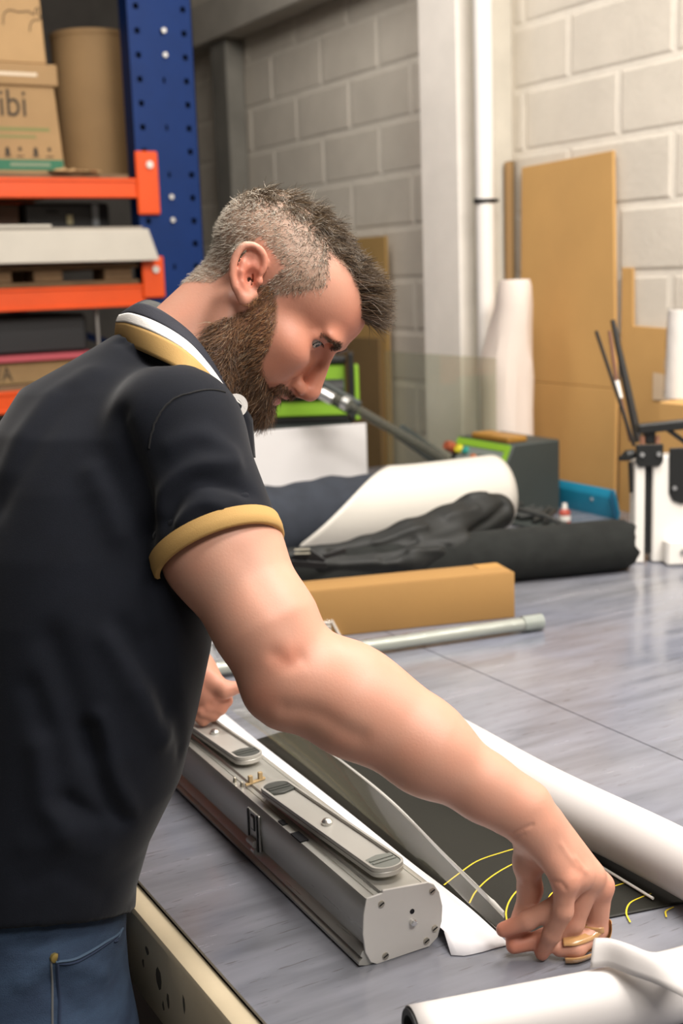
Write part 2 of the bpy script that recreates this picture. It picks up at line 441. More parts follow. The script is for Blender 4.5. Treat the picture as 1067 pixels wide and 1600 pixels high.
def mat_material():
    m = bpy.data.materials.new('grey_cutting_mat'); m.use_nodes = True
    nt = m.node_tree; b = nt.nodes['Principled BSDF']; L = nt.links
    tc = nt.nodes.new('ShaderNodeTexCoord')
    def noise(sc, stretch, det=6, dist=0.0):
        mp = nt.nodes.new('ShaderNodeMapping'); mp.inputs['Scale'].default_value = stretch
        mp.inputs['Rotation'].default_value = (0, 0, 0.35)
        L.new(tc.outputs['Object'], mp.inputs[0])
        n = nt.nodes.new('ShaderNodeTexNoise'); n.inputs['Scale'].default_value = sc; n.inputs['Detail'].default_value = det
        n.inputs['Distortion'].default_value = dist; L.new(mp.outputs[0], n.inputs['Vector']); return n
    n1 = noise(2.2, (1, 1, 1), 5, 0.6); n2 = noise(6.0, (1, 6, 1), 6, 0.3); n3 = noise(24.0, (1, 9, 1), 4)
    r1 = nt.nodes.new('ShaderNodeValToRGB')
    r1.color_ramp.elements[0].position = 0.35; r1.color_ramp.elements[1].position = 0.68
    r1.color_ramp.elements[0].color = (0.175, 0.185, 0.232, 1); r1.color_ramp.elements[1].color = (0.225, 0.225, 0.243, 1)
    L.new(n1.outputs['Fac'], r1.inputs[0])
    r2 = nt.nodes.new('ShaderNodeValToRGB')
    r2.color_ramp.elements[0].position = 0.28; r2.color_ramp.elements[1].position = 0.72
    r2.color_ramp.elements[0].color = (0.66, 0.66, 0.64, 1); r2.color_ramp.elements[1].color = (1.16, 1.15, 1.14, 1)
    L.new(n2.outputs['Fac'], r2.inputs[0])
    mx = nt.nodes.new('ShaderNodeMix'); mx.data_type = 'RGBA'; mx.blend_type = 'MULTIPLY'; mx.inputs[0].default_value = 0.75
    L.new(r1.outputs[0], mx.inputs[6]); L.new(r2.outputs[0], mx.inputs[7])
    r3 = nt.nodes.new('ShaderNodeValToRGB')
    r3.color_ramp.elements[0].position = 0.30; r3.color_ramp.elements[1].position = 0.36
    r3.color_ramp.elements[0].color = (0.5, 0.46, 0.40, 1); r3.color_ramp.elements[1].color = (1, 1, 1, 1)
    L.new(n3.outputs['Fac'], r3.inputs[0])
    mx2 = nt.nodes.new('ShaderNodeMix'); mx2.data_type = 'RGBA'; mx2.blend_type = 'MULTIPLY'; mx2.inputs[0].default_value = 0.6
    L.new(mx.outputs[2], mx2.inputs[6]); L.new(r3.outputs[0], mx2.inputs[7])
    L.new(mx2.outputs[2], b.inputs['Base Color'])
    q = nt.nodes.new('ShaderNodeMapRange'); q.inputs[1].default_value = 0.3; q.inputs[2].default_value = 0.7
    q.inputs[3].default_value = 0.08; q.inputs[4].default_value = 0.28
    L.new(n2.outputs['Fac'], q.inputs[0]); L.new(q.outputs[0], b.inputs['Roughness'])
    b.inputs['Specular IOR Level'].default_value = 0.6
    bp = nt.nodes.new('ShaderNodeBump'); bp.inputs['Strength'].default_value = 0.025; bp.inputs['Distance'].default_value = 0.002
    L.new(n2.outputs['Fac'], bp.inputs['Height']); L.new(bp.outputs[0], b.inputs['Normal'])
    return m
m_mat = mat_material()
G().box(0.428, 1.1765, 0.1, 3.72, 0.896, 0.900).make('cutting_mat', m_mat, tb, smooth=0)
G().box(1.1785, 2.33, 0.1, 3.72, 0.896, 0.900).make('cutting_mat', m_mat, tb, smooth=0)
er = G().box(0.404, 0.431, 0.1, 3.72, 0.788, 0.894).make('edge_rail', m_cream, tb, bevel=0.007, seg=2)
# scuffs: shallow chips in the paint of the rail
m_chip = M('bare_chipped_wood', (0.10, 0.085, 0.06), 0.8, var=0.2, vs=40)
for (y, z, a, b) in ((1.145, 0.845, 0.009, 0.013), (1.12, 0.832, 0.004, 0.010), (1.135, 0.818, 0.003, 0.006), (1.075, 0.852, 0.003, 0.011), (1.02, 0.815, 0.004, 0.010), (1.175, 0.862, 0.005, 0.005), (1.19, 0.84, 0.003, 0.006), (0.975, 0.846, 0.004, 0.007)):
    pts = [(a*math.cos(t)*RNG.uniform(0.6, 1.2), b*math.sin(t)*RNG.uniform(0.7, 1.2)) for t in np.linspace(0, 2*math.pi, 9)[:-1]]
    G().prism(pts, (0.4042, y, z), (0, 1, 0), (0, 0, 1), (-0.0005, 0, 0)).make('paint_chip', m_chip, er, smooth=0)
for (x, y) in ((0.50, 0.25), (0.50, 2.0), (0.50, 3.6), (2.18, 0.25), (2.18, 2.0), (2.18, 3.6)):
    G().box(x-0.045, x+0.045, y-0.045, y+0.045, 0, 0.868).make('leg', m_dark, tb, bevel=0.004)
G().box(0.47, 2.2, 0.2, 3.65, 0.70, 0.72).make('lower_shelf', m_dark, tb, smooth=0)

# ================================================================== pallet rack at the far end
m_blue = M('blue_rack_paint', (0.0015, 0.022, 0.115), 0.5, spec=0.25, var=0.08, vs=10)
m_orange = M('orange_rack_paint', (0.72, 0.072, 0.003), 0.45, var=0.06, vs=8)
m_hole = M('hole_dark', (0.004, 0.004, 0.006), 0.9)
m_bolt = M('zinc_bolt', (0.62, 0.62, 0.60), 0.35, metal=0.9)
rk = thing('pallet_rack', (1.63, 4.05, 0), 'tall pallet rack with blue perforated upright and orange beams', 'rack')
def upright(xa, xb, ya, yb):
    """front upright: a folded channel whose face is really punched with three columns of holes"""
    g = G(); cols = [(xa+0.026, 0.0085), ((xa+xb)/2, 0.004), (xb-0.030, 0.0085)]
    z, zt, st = 0.0, 3.3, 0.075
    bm = bmesh.new()
    xs = [xa]; 
    for c, r in cols: xs += [c-r, c+r]
    xs.append(xb)
    zs = [0.0]; k = 0
    while z+st < zt:
        zs += [z+st/2-0.009, z+st/2+0.009]; z += st
    zs.append(zt)
    vid = {}
    def v(i, j):
        if (i, j) not in vid: vid[(i, j)] = bm.verts.new((xs[i], ya, zs[j]))
        return vid[(i, j)]
    for i in range(len(xs)-1):
        for j in range(len(zs)-1):
            if i % 2 == 1 and j % 2 == 1 and not (i == 3 and (j//2) % 2 == 0): continue
            bm.faces.new((v(i, j), v(i+1, j), v(i+1, j+1), v(i, j+1)))
    me = bpy.data.meshes.new('t'); bm.to_mesh(me); bm.free()
    g.add([p.co[:] for p in me.vertices], [tuple(p.vertices) for p in me.polygons])
    g.box(xa, xa+0.003, ya, yb, 0, zt); g.box(xb-0.003, xb, ya, yb, 0, zt)
    g.box(xa-0.006, xa+0.003, ya-0.004, ya, 0, zt)
    return g
upright(1.523, 1.742, 4.0, 4.09).make('upright', m_blue, rk, smooth=0)
G().box(1.527, 1.738, 4.03, 4.033, 0, 3.3).make('upright_backing', m_hole, rk, smooth=0)
upright(-1.55, -1.33, 4.0, 4.09).make('upright', m_blue, rk, smooth=0)
for (x, z) in ((1.640, 2.368), (1.640, 2.292), (1.634, 1.841), (1.634, 1.766)):
    G().tube([(x, 4.002, z), (x, 3.993, z)], 0.008, 10).make('bolt', m_bolt, rk)
def beam(z0, z1, y, xr, ca, cb):
    b = G(); b.box(-1.36, xr, y, y+0.05, z0, z1); b.box(-1.36, xr, y-0.004, y, z1-0.012, z1); b.box(-1.36, xr, y-0.004, y, z0, z0+0.012)
    b.make('beam', m_orange, rk, bevel=0.003)
    c = G().box(xr-0.012, xr+0.066, y-0.010, y, ca, cb).make('beam_connector', m_orange, rk, bevel=0.004)
    G().tube([(xr+0.034, y-0.010, cb-0.043), (xr+0.034, y-0.018, cb-0.043)], 0.012, 12).make('bolt', m_bolt, c)
beam(1.838, 1.899, 3.992, 1.522, 1.783, 1.985)
beam(1.487, 1.559, 3.992, 1.522, 1.512, 1.648)
beam(1.165, 1.235, 3.992, 1.522, 1.14, 1.30)
for z in (1.899, 1.559, 1.235): G().box(-1.36, 1.50, 5.12, 5.17, z-0.07, z).make('beam', m_orange, rk, bevel=0.003)
m_deck = M('shelf_board', (0.16, 0.11, 0.06), 0.8, var=0.2, vs=10)
for z in (1.899, 1.235):
    G().box(-1.3, 1.50, 4.03, 5.15, z, z+0.016).make('shelf_board', m_deck, rk, smooth=0)
G().box(-1.3, 1.5, 4.03, 5.15, 2.62, 2.636).make('shelf_board', m_deck, rk, smooth=0)
G().bar((1.50, 5.14, 1.28), (0.6, 5.14, 1.66), 0.008, 0.045).make('brace', m_blue, rk, smooth=0)
G().bar((1.306, 4.95, 1.482), (1.807, 4.95, 1.289), 0.008, 0.028).make('brace', m_blue, rk, smooth=0)

# ---- goods on the rack
m_kraft = M('brown_carton', (0.36, 0.225, 0.105), 0.8, var=0.07, vs=5, bump=0.1, bs=90)
m_kraft_l = M('light_carton', (0.42, 0.265, 0.125), 0.8, var=0.06, vs=5, bump=0.1, bs=90)
m_ink = M('carton_ink', (0.045, 0.035, 0.025), 0.8)
m_green = M('green_print', (0.035, 0.16, 0.09), 0.7)
m_greenpale = M('pale_green_print', (0.20, 0.21, 0.075), 0.7)
m_tape = M('clear_parcel_tape', (0.50, 0.36, 0.20), 0.25)
zb = 1.915
b1 = thing('carton', (1.13, 4.2, zb), 'brown carton with ibi lettering and a green bottom band, on the top orange shelf', 'box')
def carton(root, x0, x1, y0, y1, z0, z1, mat, taper=0.0):
    g = G(); t = taper
    v = [(x0, y0, z0), (x1, y0, z0), (x1, y1, z0), (x0, y1, z0), (x0-t, y0, z1), (x1-t, y0, z1), (x1-t, y1, z1), (x0-t, y1, z1)]
    g.add(v, [(0, 1, 2, 3), (4, 5, 6, 7), (0, 1, 5, 4), (1, 2, 6, 5), (2, 3, 7, 6), (3, 0, 4, 7)])
    return g.make('carton_body', mat, root, bevel=0.004)
yb = 4.06
carton(b1, 0.93, 1.298, yb, 4.24, zb, 2.185, m_kraft, 0.018)
ld = G().box(0.905, 1.292, yb-0.008, 4.25, 2.185, 2.252).make('carton_lid', m_kraft, b1, bevel=0.004)
G().box(0.93, 1.225, yb-0.0088, yb-0.008, 2.213, 2.224).make('parcel_tape', M('shiny_tape', (0.62, 0.50, 0.36), 0.2), ld, smooth=0)
G().box(0.935, 1.293, yb-0.0008, yb+0.0002, zb+0.012, zb+0.045).make('green_band', m_green, b1, smooth=0)
text_mesh('lettering', 'ibi', 0.118, m_ink, (1.097, yb-0.001, 2.092), (1, 0, 0), (0, 0, 1), b1, sx=0.84)
G().box(1.06, 1.255, yb-0.0006, yb, 2.047, 2.058).make('printed_strip', m_greenpale, b1, smooth=0)
G().box(1.06, 1.21, yb-0.0006, yb, 2.026, 2.034).make('printed_strip', m_greenpale, b1, smooth=0)
for i, x in enumerate((1.075, 1.115, 1.155, 1.205, 1.25)):
    g = G(); g.ball((x, yb-0.0006, 1.992), (0.006, 0.0006, 0.007), 10, 6); g.box(x-0.012, x+0.012, yb-0.001, yb, 1.968, 1.972)
    if i in (1, 3): g.ball((x, yb-0.0006, 1.982), (0.008, 0.0006, 0.012), 10, 6)
    g.make('printed_icon', m_ink, b1, smooth=0)
G().box(1.12, 1.25, yb-0.0014, yb-0.0008, zb+0.024, zb+0.035).make('printed_strip', M('white_print', (0.20, 0.26, 0.17), 0.7), b1, smooth=0)
b2 = thing('carton', (1.09, 4.2, 2.252), 'plain brown carton with a small animal outline, stacked topmost on the lettered carton', 'box')
carton(b2, 0.90, 1.262, yb, 4.24, 2.253, 2.56, m_kraft_l, 0.012)
# outline drawing of a four-legged animal printed on the upper carton
sk = [(-0.055, -0.03), (-0.05, 0.0), (-0.03, 0.014), (0.0, 0.010), (0.03, 0.014), (0.05, 0.006), (0.056, 0.022), (0.066, 0.026), (0.064, 0.01), (0.072, 0.0), (0.064, -0.010), (0.05, -0.010), (0.036, -0.024), (0.032, -0.045)]
yk = yb-0.0012
P = [Vector((1.185+a*0.95, yk, 2.395+b*1.0)) for a, b in sk]
G().tube(crom(P, 5), 0.0016, 5).make('printed_drawing', m_ink, b2)
DX, DY, DT = (1.539, 4.42, 2.216)[0], 4.42, (1.513, 4.3, 2.421)[2]
dr = thing('fibre_drum', (DX, DY, zb), 'brown cylindrical cardboard drum on the top orange shelf beside the cartons', 'drum')
n = 48
prof = [(0.0, zb), (0.138, zb), (0.140, zb+0.004), (0.140, DT-0.02), (0.143, DT-0.018), (0.143, DT-0.002), (0.136, DT), (0.134, DT-0.012), (0.0, DT-0.012)]
g = G(); V = []; Fc = []
for (r, z) in prof:
    for k in range(n): V.append((DX+max(r, 1e-4)*math.cos(2*math.pi*k/n), DY+max(r, 1e-4)*math.sin(2*math.pi*k/n), z))
for i in range(len(prof)-1):
    for k in range(n): Fc.append((i*n+k, i*n+(k+1) % n, (i+1)*n+(k+1) % n, (i+1)*n+k))
obj('drum_wall', V, Fc, m_kraft, dr)
# crumpled wrapping paper trapped under the goods
def crumple(name, x0, x1, y, z, lab, colr):
    rows = []
    for i in range(6):
        rows.append([Vector((x0+(x1-x0)*k/11, y-0.03+i*0.014, z+0.004+abs(RNG.normal(0, 0.006))*(1 if 0 < i < 5 else .4))) for k in range(12)])
    o = sheet(name, rows, colr, None, 0.0012, smooth=20); tag(o, lab, 'paper'); return o
crumple('wrapping_paper', 1.24, 1.40, 4.03, zb+0.001, 'crumpled brown paper scrap poking over the top orange beam', m_kraft_l)
# second shelf: wooden pallet, white panels lying on it
pal = thing('wooden_pallet', (0.9, 4.3, 1.56), 'dark wooden pallet lying on the middle orange beam', 'pallet')
m_pal = M('pallet_wood', (0.13, 0.075, 0.035), 0.85, var=0.2, vs=12, stretch=(1, 6, 6))
for x in (0.55, 1.02, 1.185, 1.42):
    G().box(x-0.035, x+0.06, 4.0, 4.12, 1.575, 1.613).make('block', m_pal, pal, bevel=0.003)
for y in (3.99, 4.35, 4.75):
    G().box(0.45, 1.5, y, y+0.1, 1.56, 1.575).make('slat', m_pal, pal, bevel=0.002)
for y in (3.99, 4.2, 4.4, 4.6, 4.8):
    G().box(0.45, 1.5, y, y+0.09, 1.613, 1.628).make('slat', m_pal, pal, bevel=0.002)
for (x0, x1) in ((0.78, 0.98), (1.22, 1.38)):
    G().box(x0, x1, 4.7, 4.85, 1.575, 1.613).make('block', m_pal, pal, bevel=0.003)
m_panel = M('white_foam_panel', (0.56, 0.52, 0.45), 0.6, var=0.03)
pn = thing('foam_panel_stack', (0.9, 3.94, 1.629), 'stack of white panels lying on the pallet between the orange beams', 'panel')
g = G(); g.prism([(0.3, 1.6345), (1.553, 1.634), (1.520, 1.735), (0.3, 1.735)], (0, 3.93, 0), (1, 0, 0), (0, 0, 1), (0, 0.5, 0))
g.make('panel_face', m_panel, pn, bevel=0.002)
G().box(0.3, 1.505, 3.94, 4.43, 1.7355, 1.743).make('panel', M('grey_panel', (0.30, 0.27, 0.23), 0.7), pn, smooth=0)
G().box(0.3, 1.20, 3.935, 4.15, 1.7435, 1.752).make('panel', m_panel, pn, smooth=0)
m_black = M('black_case', (0.012, 0.012, 0.013), 0.5)
tb1 = thing('tool_box', (1.33, 4.35, 1.744), 'black tool case with small white tags on the panels in the rack', 'case')
G().box(1.19, 1.49, 4.2, 4.43, 1.7445, 1.835).make('case_body', m_black, tb1, bevel=0.01)
G().box(1.335, 1.355, 4.196, 4.2, 1.765, 1.795).make('label_tag', M('yellowed_tag', (0.5, 0.45, 0.27), 0.6), tb1, smooth=0)
G().box(1.425, 1.447, 4.196, 4.2, 1.76, 1.83).make('label_tag', M('grey_tag', (0.28, 0.30, 0.32), 0.5), tb1, smooth=0)
G().box(1.27, 1.31, 4.19, 4.2, 1.80, 1.81).make('handle', M('black_rubber', (0.02, 0.02, 0.02), 0.6), tb1, bevel=0.003)
wc = tag(G().box(0.5, 1.17, 4.18, 4.42, 1.7435, 1.83).make('wooden_crate', M('dark_crate', (0.055, 0.028, 0.016), 0.8, var=0.2, vs=8), bevel=0.006), 'dark brown wooden crate beside the black tool case in the rack', 'crate')
# third shelf
b3 = thing('carton', (0.9, 4.3, 1.251), 'brown carton with a black letter A and pink tape, on the lowest orange shelf', 'box')
carton(b3, 0.6, 1.36, 4.05, 4.5, 1.252, 1.326, M('dull_carton', (0.26, 0.17, 0.075), 0.8, var=0.08), 0)
text_mesh('lettering', '/A', 0.066, m_ink, (1.02, 4.048, 1.265), (1, 0, 0), (0, 0, 1), b3, sx=0.8)
G().box(0.6, 1.36, 4.03, 4.5, 1.3262, 1.345).make('pink_tape', M('pink_tape', (0.42, 0.07, 0.09), 0.6), b3, smooth=0)
tag(G().box(0.62, 1.34, 4.08, 4.55, 1.3455, 1.47).make('storage_bin', M('dark_bin', (0.014, 0.014, 0.016), 0.5), bevel=0.01), 'black storage bin under the middle orange beam in the rack', 'bin')
tag(G().box(1.362, 1.372, 4.05, 4.062, 1.252, 1.50).make('grey_rod', M('grey_rod', (0.25, 0.24, 0.23), 0.4, metal=0.5), bevel=0.001), 'thin grey rod standing on the lowest orange shelf', 'rod')
tag(G().box(0.4, 1.4, 4.1, 4.6, 1.9165, 1.9168).make('shelf_liner', m_kraft_l, smooth=0), 'flat brown paper liner under the cartons on the rack', 'paper')

# ================================================================== things against the wall
m_card = M('tan_cardboard', (0.54, 0.315, 0.11), 0.8, var=0.04, vs=4, bump=0.08, bs=90)
m_card_d = M('brown_cardboard', (0.20, 0.125, 0.05), 0.85, var=0.08, vs=4)
m_card_edge = M('board_edge', (0.20, 0.12, 0.05), 0.85)
m_blk = M('black_steel', (0.012, 0.0125, 0.012), 0.42)
m_white = M('white_enamel', (0.80, 0.765, 0.71), 0.4, var=0.02)

def leaning(name, poly, xb, xt, zt, th, mat, parent=None):
    """flat board: outline in (y, z) leaning from xb at the table to xt at height zt"""
    k = (xt-xb)/(zt-0.9); V = []; n = len(poly)
    for e in (0, th):
        for y, z in poly: V.append((xb+k*(z-0.9)+e, y, z))
    F = [tuple(range(n)), tuple(range(n, 2*n))[::-1]]+[(i, (i+1) % n, n+(i+1) % n, n+i) for i in range(n)]
    return obj(name, V, F, mat, parent, smooth=0, bevel=0.0015)
bd = thing('cardboard_sheet', (2.40, 2.96, 0.0), 'tall tan cardboard sheet with a fold across it, leaning on the block wall', 'cardboard')
zf = 1.222
bR, bL, bRb = (2.43, 2.731, 1.879), (2.43, 3.138, 1.869), (2.415, 2.698, 1.054)
leaning('panel', [(bRb[1], zf+0.0015), (bL[1], zf+0.0015), (bL[1], bL[2]), (bR[1], bR[2])], 2.412, 2.43, 1.88, 0.011, m_card, bd)
leaning('panel', [(bRb[1]-0.003, 0.002), (bL[1], 0.002), (bL[1], zf), (bRb[1]-0.002, zf)], 2.412, 2.43, 1.88, 0.012, m_card, bd)
bd2 = tag(leaning('cardboard_sheet', [(2.44, 0.002), (2.70, 0.002), (2.70, 1.56), (2.655, 1.558), (2.650, 1.400), (2.44, 1.392)], 2.4315, 2.4385, 1.56, 0.007, m_card), 'stepped tan cardboard sheet with a notched corner, behind the black rods', 'cardboard')
obj('parcel_tape', [(2.4322, 2.565, 1.20), (2.4322, 2.50, 1.20), (2.4326, 2.50, 1.27), (2.4326, 2.565, 1.275)], [(0, 1, 2, 3)], M('pale_tape', (0.62, 0.48, 0.33), 0.35), bd2, smooth=0)
st = thing('cardboard_strip', (2.419, 3.19, 1.208), 'narrow brown cardboard strip standing between the white pipe and the tall sheet', 'cardboard')
xs0, zs1 = (2.409, 3.19, 1.89)[0], (2.426, 3.19, 1.89)[2]
G().box(xs0-0.002, xs0+0.020, 3.184, 3.194, 0.0005, zs1).make('panel', M('strip_brown', (0.33, 0.20, 0.085), 0.85), st, smooth=0)
G().box(xs0+0.021, xs0+0.037, 3.194, 3.206, 0.0005, zs1+0.004).make('panel', m_card_d, st, smooth=0)
tag(G().box(2.405, 2.417, 3.90, 4.26, 0, 1.700).make('cardboard_sheet', M('ochre_board', (0.42, 0.26, 0.09), 0.85, var=0.05, vs=4), bevel=0.001), 'ochre board leaning on the wall behind the man’s forehead', 'cardboard')
tag(G().box(2.385, 2.40, 3.93, 4.26, 0, 1.335).make('cardboard_sheet', m_card_d, bevel=0.001), 'dark brown board standing low in front of the ochre one', 'cardboard')

# clear acrylic sheet in front of the pillar
def clear_material(name, tint, gloss=0.06, rough=0.02, haze=0.0, hazecol=(0.8, 0.8, 0.8), ior=1.35):
    m = bpy.data.materials.new(name); m.use_nodes = True; nt = m.node_tree; nt.nodes.clear(); L = nt.links
    out = nt.nodes.new('ShaderNodeOutputMaterial'); tr = nt.nodes.new('ShaderNodeBsdfTransparent'); tr.inputs[0].default_value = (*tint, 1)
    gl = nt.nodes.new('ShaderNodeBsdfGlossy'); gl.inputs['Roughness'].default_value = rough
    # Schlick reflectance, the same from both faces of the sheet
    lw = nt.nodes.new('ShaderNodeLayerWeight'); lw.inputs[0].default_value = 0.5
    pw = nt.nodes.new('ShaderNodeMath'); pw.operation = 'POWER'; pw.inputs[1].default_value = 5.0; L.new(lw.outputs['Facing'], pw.inputs[0])
    f0 = ((ior-1)/(ior+1))**2
    ma = nt.nodes.new('ShaderNodeMath'); ma.operation = 'MULTIPLY_ADD'; ma.inputs[1].default_value = 1-f0; ma.inputs[2].default_value = f0; L.new(pw.outputs[0], ma.inputs[0])
    mx = nt.nodes.new('ShaderNodeMixShader'); L.new(ma.outputs[0], mx.inputs[0])
    if haze:
        df = nt.nodes.new('ShaderNodeBsdfDiffuse'); df.inputs[0].default_value = (*hazecol, 1)
        m2 = nt.nodes.new('ShaderNodeMixShader'); m2.inputs[0].default_value = haze
        L.new(tr.outputs[0], m2.inputs[1]); L.new(df.outputs[0], m2.inputs[2]); L.new(m2.outputs[0], mx.inputs[1])
    else: L.new(tr.outputs[0], mx.inputs[1])
    L.new(gl.outputs[0], mx.inputs[2]); L.new(mx.outputs[0], out.inputs[0])
    return m
m_acr = clear_material('clear_acrylic', (0.90, 0.91, 0.85), haze=0.10, hazecol=(0.50, 0.52, 0.42))
ya, yb2 = (2.14, 2.889, 1.314)[1], (2.14, 3.486, 1.32)[1]
tag(G().box(2.138, 2.143, ya, yb2, 0.9005, 1.319).make('acrylic_sheet', m_acr, smooth=0, bevel=0.0008), 'clear greenish acrylic sheet standing upright in front of the pillar', 'sheet')

# loosely wrapped standing paper roll
m_paper = M('white_paper', (0.80, 0.755, 0.71), 0.75, var=0.015)
m_paper_c = M('creased_paper', (0.78, 0.68, 0.61), 0.75, var=0.04, vs=3)
pr_ = thing('paper_roll', (2.22, 2.921, 0.974), 'standing roll in loose creased white paper, beside the tall cardboard sheet', 'roll')
ctr = [(26, 0.0), (29, .0005), (32, .0015), (37, .003), (43, .004), (46, .0045), (47, .004), (46, .004), (46, .004), (46, .003)]
PC = [(2.258, 2.952, 1.536), (2.258, 2.952, 1.519), (2.258, 2.956, 1.46), (2.258, 2.972, 1.401), (2.258, 2.985, 1.335), (2.258, 2.992, 1.297), (2.258, 2.996, 1.25), (2.258, 3, 1.154), (2.258, 3.002, 1.038)]
PC.append((PC[-1][0], PC[-1][1], 0.902))
V = []; Fc = []; n = 30
ph = RNG.uniform(0, 6.28, (4,))
for i, (c, q) in enumerate(zip(PC, ctr)):
    r = q[0]*3.62/1950
    for k in range(n):
        a = 2*math.pi*k/n
        rr = r*(1+(0.05*math.sin(3*a+ph[0]+i*0.35)+0.03*math.sin(5*a+ph[1]-i*0.8))*(i > 1))+q[1]*RNG.normal(0, 0.45)
        V.append((c[0]+rr*math.cos(a)*0.85, c[1]+rr*math.sin(a), c[2]))
b0 = len(V); V.append((PC[0][0], PC[0][1], PC[0][2]-0.012))
for i in range(len(PC)-1):
    for k in range(n): Fc.append((i*n+k, i*n+(k+1) % n, (i+1)*n+(k+1) % n, (i+1)*n+k))
for k in range(n): Fc.append((b0, (k+1) % n, k))
obj('paper_wrap', V, Fc, m_paper_c, pr_, smooth=24)
# ---- laminating machine: control box on the right, green press frame on the left
m_lime = M('lime_green_paint', (0.22, 0.42, 0.03), 0.45, var=0.04)
m_char = M('charcoal_paint', (0.040, 0.048, 0.045), 0.55, var=0.05)
cb = thing('control_box', (2, 2.676, 0.922), 'charcoal control box with lime green panel frame and knobs, before the standing paper roll', 'machine')
A_, B_ = (2, 2.67, 1.102), (2, 2.93, 1.081)
y0, y1, zt = A_[1], B_[1], A_[2]
xr_ = (2.194, 2.785, 1.063)[0]
G().prism([(0, 0), (0.0, 0.10), (0.05, zt-0.9), (xr_-1.985, zt-0.9), (xr_-1.985, 0)], (1.985, y0, 0.9), (1, 0, 0), (0, 0, 1), (0, y1-y0, 0)).make('housing', m_char, cb, bevel=0.004)
nx, nz = Vector((0.05, 0, zt-1.0)).normalized(), Vector((-(zt-1.0), 0, 0.05)).normalized()
def on_face(y, t, out): return Vector((1.985, y, 1.0))+nx*t+nz*out
Lh = math.hypot(0.05, zt-1.0)
def face_box(ya_, yb_, ta, tb_, th):
    c = on_face((ya_+yb_)/2, (ta+tb_)/2, th/2); return G().obox(c, Vector((0, (yb_-ya_)/2, 0)), nx*(tb_-ta)/2, nz*th/2)
face_box(y0+0.01, y1-0.008, Lh-0.024, Lh-0.004, 0.004).make('green_trim', m_lime, cb, smooth=0)
face_box(y0+0.01, y1-0.03, 0.002, 0.022, 0.004).make('green_trim', m_lime, cb, smooth=0)
face_box(y0+0.006, y0+0.024, 0.002, Lh-0.006, 0.0045).make('green_trim', m_lime, cb, smooth=0)
face_box(y0+0.026, y1-0.03, 0.024, Lh-0.026, 0.003).make('grey_panel', M('panel_grey', (0.20, 0.23, 0.21), 0.4), cb, smooth=0)
def knob(y, t, r, h, mat, nm):
    p = on_face(y, t, 0.002); G().tube([p, p+nz*h*0.6, p+nz*h], [r, r, r*0.8], 14).make(nm, mat, cb)
W_ = y1-y0
knob(y0+W_*0.98, Lh*0.66, 0.016, 0.030, M('red_button', (0.30, 0.07, 0.03), 0.4), 'stop_button')
knob(y0+W_*0.86, Lh*0.66, 0.013, 0.012, M('yellow_ring', (0.62, 0.55, 0.03), 0.4), 'button_ring')
knob(y0+W_*0.74, Lh*0.66, 0.011, 0.010, M('teal_button', (0.02, 0.26, 0.22), 0.4), 'button')
knob(y0+W_*0.42, Lh*0.5, 0.012, 0.014, m_blk, 'rocker_switch')
knob(y0+W_*0.33, Lh*0.5, 0.007, 0.018, m_white, 'switch_mark')
knob(y0+W_*0.56, Lh*0.52, 0.009, 0.010, M('orange_button', (0.45, 0.12, 0.03), 0.4), 'button')
wd_ = M('varnished_wood', (0.34, 0.17, 0.03), 0.5, var=0.15, vs=14)
tag(G().obox((2.068, (y0+y1)/2-0.02, zt+0.0085), (0.033, 0.0, 0.0), (0, 0.085, 0.0), (0, 0, 0.008)).make('wood_block', wd_, bevel=0.003), 'small varnished wood block lying on the control box', 'block')

lm = thing('laminator', (1.577, 2.988, 1.123), 'lime green and black laminating press on the table behind the white panel', 'machine')
def fr(px, py, pz=0): return None
g = G(); e_ = Vector((0.872, -0.489, 0)); nn = Vector((0.489, 0.872, 0))
Lb = Vector((1.523, 3.089, 1.18)); Lt = Vector((1.728, 3, 1.303))
wv = (Lt-Lb).dot(e_)
def slab(u0, u1, z0, z1, d0, d1): return G().obox(Lb+e_*(u0+u1)/2+nn*(d0+d1)/2+Vector((0, 0, (z0+z1)/2-Lb.z)), e_*(u1-u0)/2, nn*(d1-d0)/2, Vector((0, 0, (z1-z0)/2)))
slab(-0.28, wv, 0.9005, Lb.z-0.012, 0.0, 0.12).make('base_housing', m_char, lm, bevel=0.004)
slab(-0.28, wv-0.012, Lb.z+0.005, Lb.z+0.05, -0.01, 0.10).make('front_plate', m_lime, lm, bevel=0.004)
slab(-0.28, wv-0.012, Lb.z-0.010, Lb.z+0.004, -0.005, 0.11).make('shadow_gap', m_blk, lm, smooth=0)
slab(wv-0.075, wv-0.016, Lb.z+0.06, Lt.z+0.02, 0.03, 0.11).make('side_plate', m_lime, lm, bevel=0.004)
slab(wv-0.006, wv+0.008, Lb.z-0.01, Lt.z+0.05, -0.012, 0.11).make('post', m_blk, lm, bevel=0.002)
slab(wv+0.009, wv+0.021, Lb.z-0.01, Lt.z+0.015, 0.0, 0.10).make('green_flange', m_lime, lm, bevel=0.002)
p0 = Lb+e_*(-0.28)+Vector((0, 0, 0.075))+nn*0.0
G().tube([p0, p0+e_*(wv+0.26)], 0.030, 20).make('roller', M('black_rubber_roller', (0.016, 0.017, 0.016), 0.55), lm)
slab(wv-0.20, wv-0.012, Lt.z+0.022, Lt.z+0.04, 0.02, 0.11).make('top_cover', m_blk, lm, bevel=0.004)
